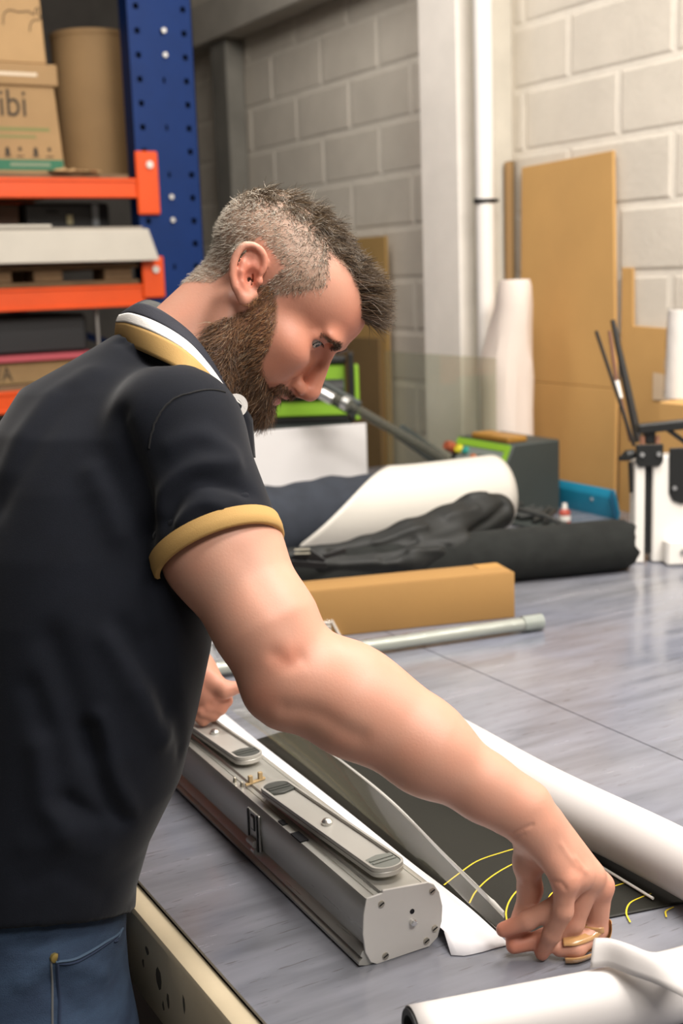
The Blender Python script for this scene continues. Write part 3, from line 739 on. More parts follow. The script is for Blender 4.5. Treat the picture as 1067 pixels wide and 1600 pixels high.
# long arm sloping down to the right from the press
G().bar((1.527, 2.915, 1.304), (1.633, 2.802, 1.219), 0.02, 0.045).make('blade_holder', m_char, lm, bevel=0.004)
G().tube([(1.538, 2.832, 1.271), (1.608, 2.808, 1.234), (1.904, 2.79, 1.055)], 0.013, 14).make('clear_tube', clear_material('smoky_tube', (0.45, 0.45, 0.40), haze=0.25, hazecol=(0.25, 0.25, 0.21), rough=0.1), lm)
G().tube([(1.535, 2.821, 1.269), (1.557, 2.8, 1.252)], 0.016, 14).make('metal_collar', m_bolt, lm)
G().tube([(1.579, 2.786, 1.245), (1.588, 2.773, 1.237)], 0.017, 14).make('metal_collar', m_bolt, lm)
G().bar((1.785, 2.853, 1.148), (1.957, 2.822, 1.017), 0.012, 0.042).make('arm_bar', m_char, lm, bevel=0.003)

# white foam board standing behind the dark roll
TL, TR = (1.388, 2.95, 1.174), (1.743, 2.95, 1.162)
wbv = [(TL[0]-0.15, 2.95, 0.9005), (TR[0], 2.95, 0.9005), (TR[0], 2.95, TR[2]), (TL[0]-0.15, 2.95, TL[2])]
tag(obj('foam_board', wbv+[(x, y+0.006, z) for x, y, z in wbv], [(0, 1, 2, 3), (7, 6, 5, 4), (0, 1, 5, 4), (1, 2, 6, 5), (2, 3, 7, 6), (3, 0, 4, 7)], M('white_board', (0.68, 0.66, 0.655), 0.6), smooth=0, bevel=0.001), 'white foam board standing upright below the man’s beard', 'board')

# big roll: navy face, white backing wrapped round its right half
m_navy = M('dark_navy_fabric', (0.024, 0.029, 0.040), 0.9, var=0.15, vs=20, bump=0.2, bs=300)
m_wback = M('white_vinyl', (0.59, 0.56, 0.505), 0.5, var=0.01)
br = thing('material_roll', (1.556, 2.56, 0.993), 'thick roll of navy fabric with its white backing wrapped diagonally over the right half', 'roll')
Pm = (1.704, 2.498, 1.1); yc_, zc_, rr_ = Pm[1]+0.035, 1.007, 0.094
xl, xr2 = (1.12, 2.6, 1.1)[0], (1.868, 2.6, 0.991)[0]
rows = []
for i in range(40):
    x = xl+(xr2-0.01-xl)*i/39
    bmp = 0.006*math.sin(i*0.55)+0.004*math.sin(i*1.3+1)
    rows.append([Vector((x, yc_+(rr_-0.004+bmp*0.5)*math.cos(a), zc_+(rr_-0.004+bmp*(0.6 if i < 26 else 0))*math.sin(a))) for a in np.linspace(0, 2*math.pi, 41)])
sheet('fabric_roll', rows, m_navy, br)
rows = []
xd0, xd1 = (1.254, 2.5, 0.982)[0], (1.565, 2.6, 1.082)[0]
for i in range(26):
    t = i/25; a = math.radians(-60+ 175*t)      # from below the front round over the top to the back
    # diagonal free edge: far left low on the front, right on top
    f = np.clip((math.degrees(math.pi-a)-70)/120, 0, 1)
    fr_ = np.clip((math.degrees(a)+20)/115, 0, 1)
    xe = xd0+(xd1-xd0)*fr_**1.0
    rows.append([Vector((xe+(xr2-xe)*s, yc_-(rr_+0.003+0.010*(1-s)**6)*math.cos(a), zc_+(rr_+0.003+0.004*(1-s)**6)*math.sin(a))) for s in np.linspace(0, 1, 24)])
sheet('white_backing', rows, m_wback, br, thick=0.002)
G().pipe((xr2-0.02, yc_, zc_), (xr2, yc_, zc_), rr_, 0.03, 40).make('roll_end', m_wback, br)

# black roll lying on the table
m_blackfab = M('black_felt', (0.0095, 0.0108, 0.0098), 0.95, var=0.25, vs=30, bump=0.5, bs=250)
rl = thing('fabric_roll', (1.45, 2.16, 0.9), 'black felt roll lying across the table, its cut end beside the white cutter', 'roll')
pe, ps = Vector((1.872, 2.052, 0.9575)), Vector((0.98, 2.288, 0.9575))
dx = (ps-pe).normalized(); sy = Vector((0, 0, 1)).cross(dx).normalized()
V = []; Fc = []; n = 40; L = (ps-pe).length; m_ = 30
for i in range(m_):
    for k in range(n):
        a = 2*math.pi*k/n
        r = 0.0568*(1-0.03*(i == 0))+0.0006*math.sin(3*a+i)
        p = pe+dx*(L*i/(m_-1)+(0.006*math.sin(5*a)+0.003*math.sin(11*a) if i == 0 else 0))+sy*r*math.cos(a)+Vector((0, 0, r*math.sin(a)))
        V.append(p)
for i in range(m_-1):
    for k in range(n): Fc.append((i*n+k, i*n+(k+1) % n, (i+1)*n+(k+1) % n, (i+1)*n+k))
# spiral end: inner ring recessed
b = len(V)
for r, o in ((0.047, 0.001), (0.045, 0.014), (0.026, 0.014), (0.024, 0.002), (0.012, 0.006)):
    for k in range(n):
        a = 2*math.pi*k/n; V.append(pe+dx*o+sy*r*math.cos(a)+Vector((0, 0, r*math.sin(a))))
seq = [0]+[b+j*n for j in range(5)]
for j in range(5):
    for k in range(n): Fc.append((seq[j]+(k+1) % n, seq[j]+k, seq[j+1]+k, seq[j+1]+(k+1) % n))
Fc.append(tuple(b+4*n+k for k in range(n)))
obj('felt_roll', V, Fc, m_blackfab, rl)

# black nylon carry bag draped on the rolls
m_nylon = M('black_nylon', (0.0070, 0.0078, 0.0072), 0.62, var=0.2, vs=30, bump=0.2, bs=400)
bp_ = [(1.122, 2.236, 0.997), (1.186, 2.21, 0.99), (1.293, 2.209, 0.992), (1.398, 2.199, 1.002), (1.505, 2.211, 1.011), (1.598, 2.232, 1.025), (1.648, 2.228, 1.031)]
brd = [0.018, 0.026, 0.030, 0.044, 0.050, 0.052, 0.042]
ops = chain(bp_, brd, 0.02)+[('u', rc((1.156, 2.211, 0.969), (1.362, 2.144, 0.976), 0.018, 0.028), 0.02), ('u', rc((1.362, 2.144, 0.976), (1.492, 2.144, 0.993), 0.028, 0.03), 0.02)]
bv, bq = sdf_mesh(ops, (0.9, 1.9, 0.86), (1.9, 2.7, 1.15), 0.005)
bv = relax(bv, bq, 2)
bv = folds(bv, bq, [
    ([(1.202, 2.183, 1.012), (1.31, 2.159, 1.02), (1.379, 2.144, 1.024)], -0.007, 0.008),
    ([(1.299, 2.166, 1.026), (1.37, 2.154, 1.046), (1.417, 2.152, 1.049)], 0.006, 0.008),
    ([(1.296, 2.137, 0.993), (1.401, 2.129, 1.008), (1.445, 2.124, 0.994)], -0.007, 0.009),
    ([(1.353, 2.13, 0.998), (1.422, 2.114, 0.996)], 0.006, 0.008),
    ([(1.492, 2.144, 0.993), (1.567, 2.154, 1.016), (1.644, 2.188, 1.051)], -0.008, 0.012),
    ([(1.477, 2.167, 1.06), (1.561, 2.169, 1.071)], 0.005, 0.01),
    ([(1.166, 2.174, 0.985), (1.244, 2.153, 0.987), (1.317, 2.123, 0.98)], 0.006, 0.008),
    ([(1.574, 2.221, 1.077), (1.611, 2.213, 1.081)], 0.006, 0.010)])
bg_ = thing('carry_bag', (1.474, 2.432, 0.9), 'slack black nylon carry bag lying over the black roll behind the long carton', 'bag')
fastobj('bag_body', bv, bq, m_nylon, bg_)
g = G()
g.bar((1.106, 2.176, 1.003), (1.134, 2.153, 1.024), 0.004, 0.022).bar((1.126, 2.158, 1.024), (1.154, 2.137, 1), 0.004, 0.020).bar((1.098, 2.169, 1.002), (1.159, 2.133, 0.995), 0.004, 0.014)
g.bar((1.155, 2.139, 1.013), (1.205, 2.136, 1.02), 0.004, 0.012).make('strap', M('black_webbing', (0.008, 0.008, 0.009), 0.5), bg_, bevel=0.001)
c0, c1 = Vector((1.102, 2.16, 1.027)), Vector((1.129, 2.145, 1.027))
g = G(); up = Vector((0, 0, 1)); ee = (c1-c0).normalized()
for t in (-0.004, 0.004): g.bar(c0+up*t, c1+up*t, 0.003, 0.002)
g.bar(c0-up*0.004, c0+up*0.004, 0.003, 0.002); g.bar(c1-up*0.004, c1+up*0.004, 0.003, 0.002); g.bar((c0+c1)/2-up*0.004, (c0+c1)/2+up*0.004, 0.003, 0.002)
g.make('buckle', M('pale_buckle', (0.55, 0.52, 0.42), 0.4), bg_, smooth=0)

# long cardboard carton
cu_, cv_ = Vector((-0.967, 0.254, 0)), Vector((0.254, 0.967, 0)); cP = Vector((1.432, 1.878, 0.9003)); cl, cw, ch = 0.47, 0.088, 0.0905
cx = thing('long_carton', cP+cu_*cl/2+cv_*cw/2, 'long narrow tan cardboard carton lying on the table beside the wrapped tube', 'box')
m_box = M('tan_carton', (0.33, 0.18, 0.055), 0.75, var=0.03, vs=5, bump=0.1, bs=120)
g = G().obox(cP+cu_*cl/2+cv_*cw/2+Vector((0, 0, ch/2)), cu_*cl/2, cv_*cw/2, Vector((0, 0, ch/2)))
g.make('carton_body', m_box, cx, bevel=0.003, seg=2)
tp = cP+Vector((0, 0, ch+0.0004))
G().obox(tp+cu_*(cl/2)+cv_*(cw*0.30), cu_*(cl/2-0.004), cv_*(cw*0.28), Vector((0, 0, 0.0008))).make('lid_flap', m_box, cx, bevel=0.0005)
G().obox(tp+cu_*0.030+cv_*(cw*0.74), cu_*0.025, cv_*(cw*0.20), Vector((0, 0, 0.0012))).make('tuck_flap', M('carton_flap', (0.40, 0.215, 0.06), 0.8), cx, bevel=0.0005)

# plastic-wrapped tube and its end cap
m_clear = clear_material('clear_plastic_wrap', (0.92, 0.93, 0.92), haze=0.10, hazecol=(0.62, 0.64, 0.62), rough=0.12)
m_grey_tube = M('grey_tube', (0.36, 0.37, 0.33), 0.3, metal=0.2, var=0.05)
tu = thing('wrapped_tube', (1.1, 1.82, 0.9), 'thin grey tube in clear plastic wrap lying in front of the long carton', 'tube')
q0, q1 = Vector((1.415, 1.785, 0.9155)), Vector((0.74, 1.885, 0.9155))
G().tube([q0, q1], 0.0115, 16).make('tube', m_grey_tube, tu)
td = (q1-q0).normalized(); sdv = Vector((0, 0, 1)).cross(td).normalized()
V = []; Fc = []; n = 18; m_ = 46
for i in range(m_):
    for k in range(n):
        a = 2*math.pi*k/n; r = (0.0135 if i > 4 else 0.0155)+RNG.uniform(-0.0012, 0.0014)
        V.append(q0-td*0.004+td*((q1-q0).length*i/(m_-1))+sdv*r*math.cos(a)*1.05+Vector((0, 0, min(r, 0.0148)*math.sin(a))))
for i in range(m_-1):
    for k in range(n): Fc.append((i*n+k, i*n+(k+1) % n, (i+1)*n+(k+1) % n, (i+1)*n+k))
obj('plastic_wrap', V, Fc, m_clear, tu, smooth=20)
G().pipe(q0-td*0.006, q0+td*0.034, 0.0152, 0.0135, 20).make('tube_cap', clear_material('grey_cap', (0.7, 0.72, 0.70), haze=0.45, hazecol=(0.50, 0.54, 0.50), rough=0.1), tu)
# small ribbed plastic end piece behind the forearm
ec = thing('ribbed_clip', (1.082, 1.977, 0.9), 'small white ribbed plastic clip beside the long carton', 'clip')
k0 = Vector((1.063, 1.98, 0.9))+Vector((0, 0, 0.0175)); 
G().obox(k0, e_*0.016, nn*0.004, Vector((0, 0, 0.017))).make('clip_body', m_clear, ec, bevel=0.001)
for i in range(4):
    G().obox(k0+Vector((0, 0, -0.010+i*0.0075))-nn*0.006, e_*0.015, nn*0.002, Vector((0, 0, 0.0016))).make('rib', m_white, ec, smooth=0)
G().bar(k0+e_*0.017+Vector((0, 0, 0.016)), k0+e_*0.032-Vector((0, 0, 0.0165)), 0.006, 0.003).make('clip_edge', m_white, ec, smooth=0)
# crinkled clear plastic by the left hand
rows = []; c0 = (0.858, 1.989, 0.905)
for i in range(12):
    rows.append([Vector((c0[0]-0.06+0.013*j, c0[1]-0.05+0.012*i, 0.9025+abs(RNG.normal(0, 0.012))*(1 if 0 < i < 11 and 0 < j < 11 else 0.2))) for j in range(12)])
tag(sheet('plastic_bag', rows, clear_material('crinkled_plastic', (0.93, 0.94, 0.94), haze=0.18, rough=0.08, ior=1.5), None, 0.0, smooth=15), 'crinkled clear plastic bag on the table beyond the man’s stomach', 'bag')
# grey bar lying under the film beyond the left hand
# ---- clutter behind the black roll
bl = thing('spirit_level', (2.17, 2.587, 0.914), 'bright blue straightedge leaning against the foot of the tall cardboard sheet', 'tool')
y0b, y1b = (2.2, 2.485, 0.925)[1], (2.2, 2.791, 0.927)[1]
G().obox((2.235, (y0b+y1b)/2, 0.937), (0.004, 0, 0.012), (0, (y1b-y0b)/2, 0), (-0.010, 0, 0.034)).make('level_body', M('cyan_blue', (0.018, 0.26, 0.42), 0.4, var=0.03), bl, bevel=0.003)
G().obox((2.2275, y0b+0.004, 0.937), (0.004, 0, 0.012), (0, 0.005, 0), (-0.010, 0, 0.034)).make('end_cap', M('deep_blue', (0.01, 0.10, 0.19), 0.5), bl, bevel=0.002)
pz = Vector((2.2275, y0b+0.09, 0.945)); G().ball(pz, 0.006, 10, 6).make('bolt', m_bolt, bl)
bo = thing('small_bottle', (2.1, 2.537, 0.892), 'tiny red and white bottle standing before the blue straightedge', 'bottle')
bo.location.z = 0.9; WL[bo.name] = Vector(bo.location)
bx, by = bo.location.x, bo.location.y
G().tube([(bx, by, 0.9005), (bx, by, 0.93), (bx, by, 0.938)], [0.015, 0.015, 0.008], 14).make('bottle_body', M('red_plastic', (0.42, 0.07, 0.045), 0.4), bo)
G().tube([(bx, by, 0.9385), (bx, by, 0.953)], [0.008, 0.006], 12).make('cap', m_white, bo)
G().pipe((bx, by, 0.908), (bx, by, 0.922), 0.0156, 0.0148, 16).make('label_band', m_white, bo)
tr_ = thing('tool_tray', (2.018, 2.574, 0.9), 'black tray of dark hand tools behind the black roll', 'tray')
t0 = Vector((2.008, 2.672, 0.9)); t1 = Vector((2.035, 2.495, 0.9)); tdv = (t1-t0).normalized(); tn = Vector((0, 0, 1)).cross(tdv)
G().obox((t0+t1)/2+Vector((0, 0, 0.006)), tdv*(t1-t0).length/2, tn*0.05, Vector((0, 0, 0.0055))).make('tray_base', m_char, tr_, bevel=0.003)
m_tool = M('gunmetal', (0.035, 0.037, 0.035), 0.45, metal=0.3)
for i in range(6):
    c = t0+tdv*((t1-t0).length*(0.12+0.15*i))+Vector((0, 0, 0.028)); d = (tn*RNG.uniform(0.6, 1)+tdv*RNG.uniform(-0.7, 0.7)+Vector((0, 0, RNG.uniform(-0.1, .25)))).normalized()
    G().tube([c-d*0.04, c, c+d*0.03, c+d*0.045], [0.007, 0.009, 0.007, 0.010], 10).make('hand_tool', m_tool, tr_)
tag(G().tube([(1.883, 2.493, 0.976), (1.927, 2.407, 0.961), (1.94, 2.337, 0.944)], 0.006, 10).make('steel_bar', m_tool), 'thin dark steel bar propped over the tool tray', 'bar')

# ---- white upright sheet cutter at the right edge
ct = thing('sheet_cutter', (1.94, 2.07, 0.9), 'white upright sheet cutter with black fittings at the right edge', 'machine')
o_ = Vector((1.925, 2.078, 0.9))
def cs(u0, u1, z0, z1, d0, d1): return G().obox(o_+e_*(u0+u1)/2+nn*(d0+d1)/2+Vector((0, 0, (z0+z1)/2)), e_*(u1-u0)/2, nn*(d1-d0)/2, Vector((0, 0, (z1-z0)/2)))
cs(-0.003, 0.020, 0.0005, 0.235, 0.0, 0.05).make('post', m_white, ct, bevel=0.003)
cs(0.0205, 0.037, 0.02, 0.235, 0.012, 0.045).make('guide_slot', m_blk, ct, smooth=0)
cs(0.0375, 0.34, 0.0005, 0.245, 0.0, 0.05).make('body_panel', m_white, ct, bevel=0.004)
cs(0.06, 0.34, -0.0, 0.06, -0.04, -0.0005).make('foot', m_white, ct, bevel=0.006)
pl_ = []
for (u, z) in ((-0.003, 0.272), (0.058, 0.272), (0.058, 0.232), (0.050, 0.222), (0.005, 0.222), (-0.003, 0.232)): pl_.append((u, z))
G().prism(pl_, o_-nn*0.008, e_, (0, 0, 1), nn*0.0075).make('clamp_plate', m_blk, ct, bevel=0.002)
for u in (0.010, 0.047): G().tube([o_+e_*u+Vector((0, 0, 0.25))-nn*0.0082, o_+e_*u+Vector((0, 0, 0.25))-nn*0.013], 0.0055, 12).make('bolt', m_bolt, ct)
G().bar(o_+e_*0.0+Vector((0, 0, 0.307)), o_+e_*0.36+Vector((0, 0, 0.330)), 0.03, 0.020).make('top_bar', m_blk, ct, bevel=0.003)
cs(0.020, 0.042, 0.272, 0.30, 0.0, 0.03).make('bracket', m_blk, ct, bevel=0.002)
for u in (0.012, 0.046): G().tube([o_+e_*u+Vector((0, 0, 0.2725)), o_+e_*u+Vector((0, 0, 0.290))], 0.006, 12).make('copper_spacer', M('copper', (0.45, 0.22, 0.14), 0.35, metal=0.6), ct)
G().bar(o_+e_*0.07+Vector((0, 0, 0.302)), o_+e_*0.115+Vector((0, 0, 0.268)), 0.012, 0.010).make('strut', m_blk, ct, bevel=0.001)
pl2 = [(0.072, 0.262), (0.20, 0.262), (0.20, 0.135), (0.10, 0.135), (0.082, 0.142), (0.073, 0.160)]
G().prism(pl2, o_-nn*0.007, e_, (0, 0, 1), nn*0.0065).make('cover_plate', m_blk, ct, bevel=0.002)
G().tube([o_+e_*0.084+Vector((0, 0, 0.172))-nn*0.0072, o_+e_*0.084+Vector((0, 0, 0.172))-nn*0.011], 0.005, 10).make('bolt', m_bolt, ct)
G().tube([o_+e_*0.096+Vector((0, 0, 0.035))-nn*0.0405, o_+e_*0.096+Vector((0, 0, 0.035))-nn*0.048], 0.006, 12).make('bolt', m_bolt, ct)
G().tube([o_+Vector((0, 0, 0.238))-e_*0.036+nn*0.012, o_+Vector((0, 0, 0.246))-e_*0.018+nn*0.012, o_+Vector((0, 0, 0.25))-e_*0.001+nn*0.012], [0.004, 0.013, 0.010], 12).make('clamp_knob', m_blk, ct)
G().bar(o_+Vector((0, 0, 0.16))-e_*0.006+nn*0.02, o_+Vector((0, 0, 0.23))-e_*0.010+nn*0.02, 0.006, 0.008).make('cable', m_blk, ct, smooth=0)
m_rod = M('black_rod', (0.02, 0.018, 0.016), 0.4)
tag(G().tube([(1.932, 2.223, 1.419), (1.953, 2.183, 1.293), (1.976, 2.141, 1.157)], 0.0042, 10).make('rod', m_rod), 'slim black rod leaning furthest left above the white cutter', 'rod')
tag(G().tube([(1.995, 2.238, 1.441), (2.004, 2.205, 1.309), (2.014, 2.167, 1.161)], [0.0055, 0.009, 0.010], 12).make('rod', m_rod), 'thicker black rod leaning beside the slim ones above the white cutter', 'rod')
rd = thing('rod', (1.974, 2.196, 1.296), 'thin reddish-brown rod with a white tape patch between the black rods', 'rod')
G().tube([(1.972, 2.223, 1.417), (1.972, 2.2, 1.311), (1.984, 2.162, 1.165)], 0.004, 10).make('rod_shaft', M('rust_rod', (0.16, 0.07, 0.045), 0.5), rd)
G().tube([(1.971, 2.197, 1.304), (1.974, 2.187, 1.264)], 0.0062, 10).make('white_tape', m_white, rd)
# wrapped white roll standing on a carton behind the cutter
sc = tag(G().box(2.165, 2.38, 2.04, 2.262, 0.9003, 1.236).make('carton', m_card, bevel=0.003), 'tan carton behind the white cutter carrying the plastic wrapped roll', 'box')
wrl = thing('wrapped_roll', (2.235, 2.20, 1.2365), 'white roll in clear plastic film standing on the carton at the right edge', 'roll')
wc_ = (2.258, 2.288, 1.334)
rows = []
for i in range(14):
    t = i/13; rows.append([Vector((wc_[0]+(0.036-0.006*t+RNG.normal(0, 0.0006))*math.cos(a), wc_[1]+(0.036-0.006*t)*math.sin(a), 1.2375+0.215*t)) for a in np.linspace(0, 2*math.pi, 25)])
sheet('paper_core', rows, m_paper, wrl)
G().pipe((wc_[0], wc_[1], 1.449), (wc_[0], wc_[1], 1.4525), 0.030, 0.016, 24).make('roll_end', m_paper, wrl)
rows = []
for i in range(16):
    t = i/15; rows.append([Vector((wc_[0]+(0.039-0.006*t+RNG.normal(0, 0.0014))*math.cos(a), wc_[1]+(0.039-0.006*t+RNG.normal(0, 0.0014))*math.sin(a), 1.2375+0.222*t)) for a in np.linspace(0, 2*math.pi, 25)])
sheet('plastic_film', rows, clear_material('film_wrap', (0.95, 0.95, 0.95), rough=0.08, ior=1.45), wrl, smooth=20)

# ================================================================== the work in hand
# ---- aluminium banner cassette
m_alu = M('satin_aluminium', (0.50, 0.49, 0.45), 0.32, metal=0.62, stretch=(40, 1, 40), rvar=0.06, vs=3)
m_alu_p = M('painted_aluminium', (0.47, 0.455, 0.42), 0.38, metal=0.35, var=0.02)
m_cap = M('grey_end_plate', (0.53, 0.51, 0.485), 0.42, metal=0.15, var=0.02)
m_screw = M('screw_steel', (0.50, 0.46, 0.38), 0.3, metal=0.9)
m_rub = M('dark_grey_rubber', (0.055, 0.058, 0.052), 0.5)
m_rub_l = M('grey_rubber', (0.19, 0.20, 0.18), 0.45)
kO = Vector((0.553, 0.963, 0.9)); kA = Vector((0.0305, 0.9995, 0)); kR = Vector((0.9995, -0.0305, 0)); kU = Vector((0, 0, 1)); KL = 0.865
def K(r, a, z): return kO+kR*r+kA*a+kU*z
ca = thing('banner_cassette', K(0.042, KL/2, 0), 'silver aluminium roll-up banner cassette lying on its base beside the man', 'cassette')
cap = [(0.010, 0.0), (0.070, 0.001), (0.080, 0.008), (0.0855, 0.024), (0.0865, 0.040), (0.083, 0.056), (0.077, 0.066), (0.070, 0.070), (0.0185, 0.0755), (0.0185, 0.0725), (0.001, 0.0715), (-0.003, 0.056), (-0.0045, 0.036), (-0.0025, 0.016), (0.003, 0.004)]
body = [(0.008, 0.0005), (0.070, 0.0015), (0.079, 0.009), (0.084, 0.025), (0.0845, 0.041), (0.081, 0.056), (0.0755, 0.065), (0.069, 0.069), (0.066, 0.069), (0.066, 0.0665), (0.0635, 0.0665), (0.0635, 0.0705), (0.060, 0.0708), (0.0185, 0.0728), (0.017, 0.0700), (0.012, 0.0700), (0.0115, 0.0688), (0.009, 0.0688), (0.0085, 0.0700), (0.002, 0.0698), (-0.0005, 0.064), (-0.0018, 0.050), (-0.0005, 0.032), (0.0005, 0.020), (-0.0045, 0.016), (-0.0065, 0.012), (-0.0040, 0.0095), (-0.0085, 0.006), (-0.0085, 0.003), (0.0, 0.0005)]
G().prism(body, K(0, 0.003, 0), kR, kU, kA*(KL-0.006)).make('extrusion', m_alu, ca, smooth=38)
for a0, a1 in ((0.0, 0.0028), (KL-0.0028, KL)):
    ep = G().prism(cap, K(0, a0, 0), kR, kU, kA*(a1-a0)).make('end_plate', m_cap, ca, bevel=0.0006)
    if a0 > 0: continue
    for (r, z) in ((0.0165, 0.062), (0.0745, 0.060), (0.0765, 0.019), (0.0665, 0.0085), (0.0195, 0.0065)):
        G().tube([K(r, 0.0, z), K(r, -0.0012, z)], 0.0034, 14).make('screw', m_screw, ep)
        G().obox(K(r, -0.0014, z), (kR+kU*0.5).normalized()*0.0028, kA*0.0003, (kU-kR*0.5).normalized()*0.0005).make('screw_slot', m_hole, ep, smooth=0)
    G().tube([K(0.051, -0.0001, 0.0445), K(0.051, -0.0005, 0.0445)], 0.0026, 14).make('hole', m_hole, ep)
    G().tube([K(0.051, 0.0, 0.0335), K(0.051, -0.004, 0.0335), K(0.051, -0.0048, 0.0335)], [0.0036, 0.0036, 0.0025], 14).make('pin', M('polished_pin', (0.75, 0.74, 0.72), 0.2, metal=0.9), ep)
def foot(c0, c1, pad_near, pad_far):
    c0, c1 = Vector(c0), Vector(c1); d = (c1-c0); L = d.length; d.normalize(); s = kU.cross(d)
    hw = 0.0185; r = hw
    def stad(h, ex): 
        out = []
        for k in range(13): a = -math.pi/2+math.pi*k/12; out.append((L/2+ex+h*math.cos(a)*0.72, h*math.sin(a)))
        for k in range(13): a = math.pi/2+math.pi*k/12; out.append((-L/2-ex+h*math.cos(a)*0.72, h*math.sin(a)))
        return out
    m = (c0+c1)/2
    ft = G().prism(stad(hw, 0), m-kU*0.0085, d, s, kU*0.0065).make('foot_bar', m_alu_p, ca, bevel=0.0012)
    # raised rim round the bar
    o1, i1 = stad(hw, 0), stad(hw-0.0028, -0.0)
    n = len(o1); V = []; Fc = []
    for z, ol in ((-0.002, o1), (0.0018, o1), (0.0018, i1), (-0.002, i1)):
        for (u, v) in ol: V.append(m+d*u+s*v+kU*z)
    for j in range(4):
        for k in range(n): Fc.append((j*n+k, j*n+(k+1) % n, ((j+1) % 4)*n+(k+1) % n, ((j+1) % 4)*n+k))
    obj('rim', V, Fc, m_alu_p, ft, smooth=40)
    for e, mt in ((-1, pad_near), (1, pad_far)):
        if mt is None: continue
        out = [(e*(L/2+(hw-0.003)*0.72*math.cos(a)), (hw-0.003)*math.sin(a)) for a in np.linspace(-math.pi/2, math.pi/2, 13)]
        out += [(e*(L/2-0.016), hw-0.003), (e*(L/2-0.020), 0.0), (e*(L/2-0.016), -hw+0.003)]
        pd = G().prism(out, m-kU*0.0018, d, s, kU*0.003).make('rubber_pad', mt, ft, bevel=0.0006)
        for q in (0.0, 0.006): G().obox(m+d*e*(L/2-0.009+q)+kU*0.0016, d*0.0012, s*(hw-0.005), kU*0.0006).make('grip_rib', mt, ft, smooth=0)
    return ft, m, d, s
f1, fm, fd, fs = foot(K(0.0400, 0.030, 0.0855), K(0.0275, 0.262, 0.0855), m_rub_l, m_rub)
def domed(p, r, par, mt=m_bolt): G().tube([p, p+kU*0.003, p+kU*0.0055, p+kU*0.0066], [r, r, r*0.7, r*0.2], 14).make('bolt', mt, par)
domed(fm+fd*0.0-kU*0.002, 0.0062, f1)
f2, fm2, fd2, fs2 = foot(K(0.040, 0.372, 0.0855), K(0.0275, 0.60, 0.0855), m_rub, m_rub)
domed(fm2+fd2*(-0.02)-kU*0.002, 0.0062, f2)
for f_, mm in ((f1, fm), (f2, fm2)):
    G().tube([mm-kU*0.0135, mm-kU*0.0086], 0.008, 14).make('pivot', m_rub, f_)
G().obox(K(0.006, 0.158, 0.0706), kR*0.005, kA*0.012, kU*0.0008).make('slot', m_hole, ca, smooth=0)
G().obox(K(0.006, 0.20, 0.0706), kR*0.003, kA*0.006, kU*0.0008).make('slot', m_hole, ca, smooth=0)
# tan plastic clip with two prongs
m_tan = M('tan_plastic', (0.36, 0.25, 0.12), 0.5)
cq = K(0.024, 0.315, 0.0728)
cl_ = G().obox(cq+kU*0.0012, (kR*0.9+kA*0.25).normalized()*0.015, kA*0.0025, kU*0.0012)
for t in (-0.007, 0.008): cl_.obox(cq+(kR*0.9+kA*0.25).normalized()*t+kU*0.006, kR*0.0026, kA*0.0022, kU*0.0045)
cl_.make('plastic_clip', m_tan, ca, bevel=0.0005)
for (r, a) in ((0.006, 0.335), (0.008, 0.318)): domed(K(r, a, 0.0698), 0.0022, ca, m_screw)
# latch on the near side
la = K(-0.0022, 0.262, 0.0)
lt = G().obox(la+kU*0.040, kR*0.0012, kA*0.016, kU*0.022).make('latch_plate', m_alu_p, ca, bevel=0.0006)
for a in (-0.0125, 0.0125): G().obox(la+kA*a+kU*0.040-kR*0.0016, kR*0.0012, kA*0.0012, kU*0.022).make('latch_rail', m_blk, lt, smooth=0)
G().obox(la+kU*0.049-kR*0.0016, kR*0.0008, kA*0.005, kU*0.009).make('latch_slot', m_blk, lt, bevel=0.0004)
G().obox(la+kU*0.049-kR*0.0022, kR*0.0008, kA*0.0035, kU*0.007).make('latch_tongue', m_alu_p, lt, bevel=0.0004)
G().tube([la+kU*0.026-kR*0.003-kA*0.009, la+kU*0.026-kR*0.003+kA*0.009], 0.0045, 12).make('latch_roller', m_cap, lt)
G().tube([la+kU*0.018-kR*0.003-kA*0.010, la+kU*0.018-kR*0.003-kA*0.002], 0.004, 12).make('latch_roller', m_bolt, lt)

# ---- white leader sheet emerging along the cassette
m_lead = M('white_leader', (0.66, 0.65, 0.68), 0.55)
edge = [(0.733, 1.723, 0.905), (0.724, 1.566, 0.904), (0.718, 1.398, 0.903), (0.711, 1.25, 0.903), (0.704, 1.123, 0.903), (0.702, 1.055, 0.903), (0.699, 0.997, 0.903), (0.695, 0.951, 0.902), (0.691, 0.923, 0.902)]
rows = []
for p in crom(edge, 4):
    x0 = 0.553+0.0865+0.0305*(p[1]-0.963)
    rows.append([Vector((x0+(p[0]-x0)*s, max(p[1], 0.957)*(1-s)+p[1]*s, p[2]+0.012*(1-s)**2)) for s in (0, 0.12, 0.25, 0.4, 0.6, 0.8, 1.0)])
ends = [(0.632, 0.936, 0.901), (0.637, 0.932, 0.901), (0.642, 0.928, 0.901), (0.65, 0.926, 0.901), (0.662, 0.924, 0.901), (0.676, 0.923, 0.901), (0.69, 0.921, 0.901)]
rows.append([Vector(p) for p in ends])
tag(sheet('leader_sheet', rows, m_lead, None, 0.0006), 'white leader sheet lying flat along the right side of the silver cassette', 'sheet')

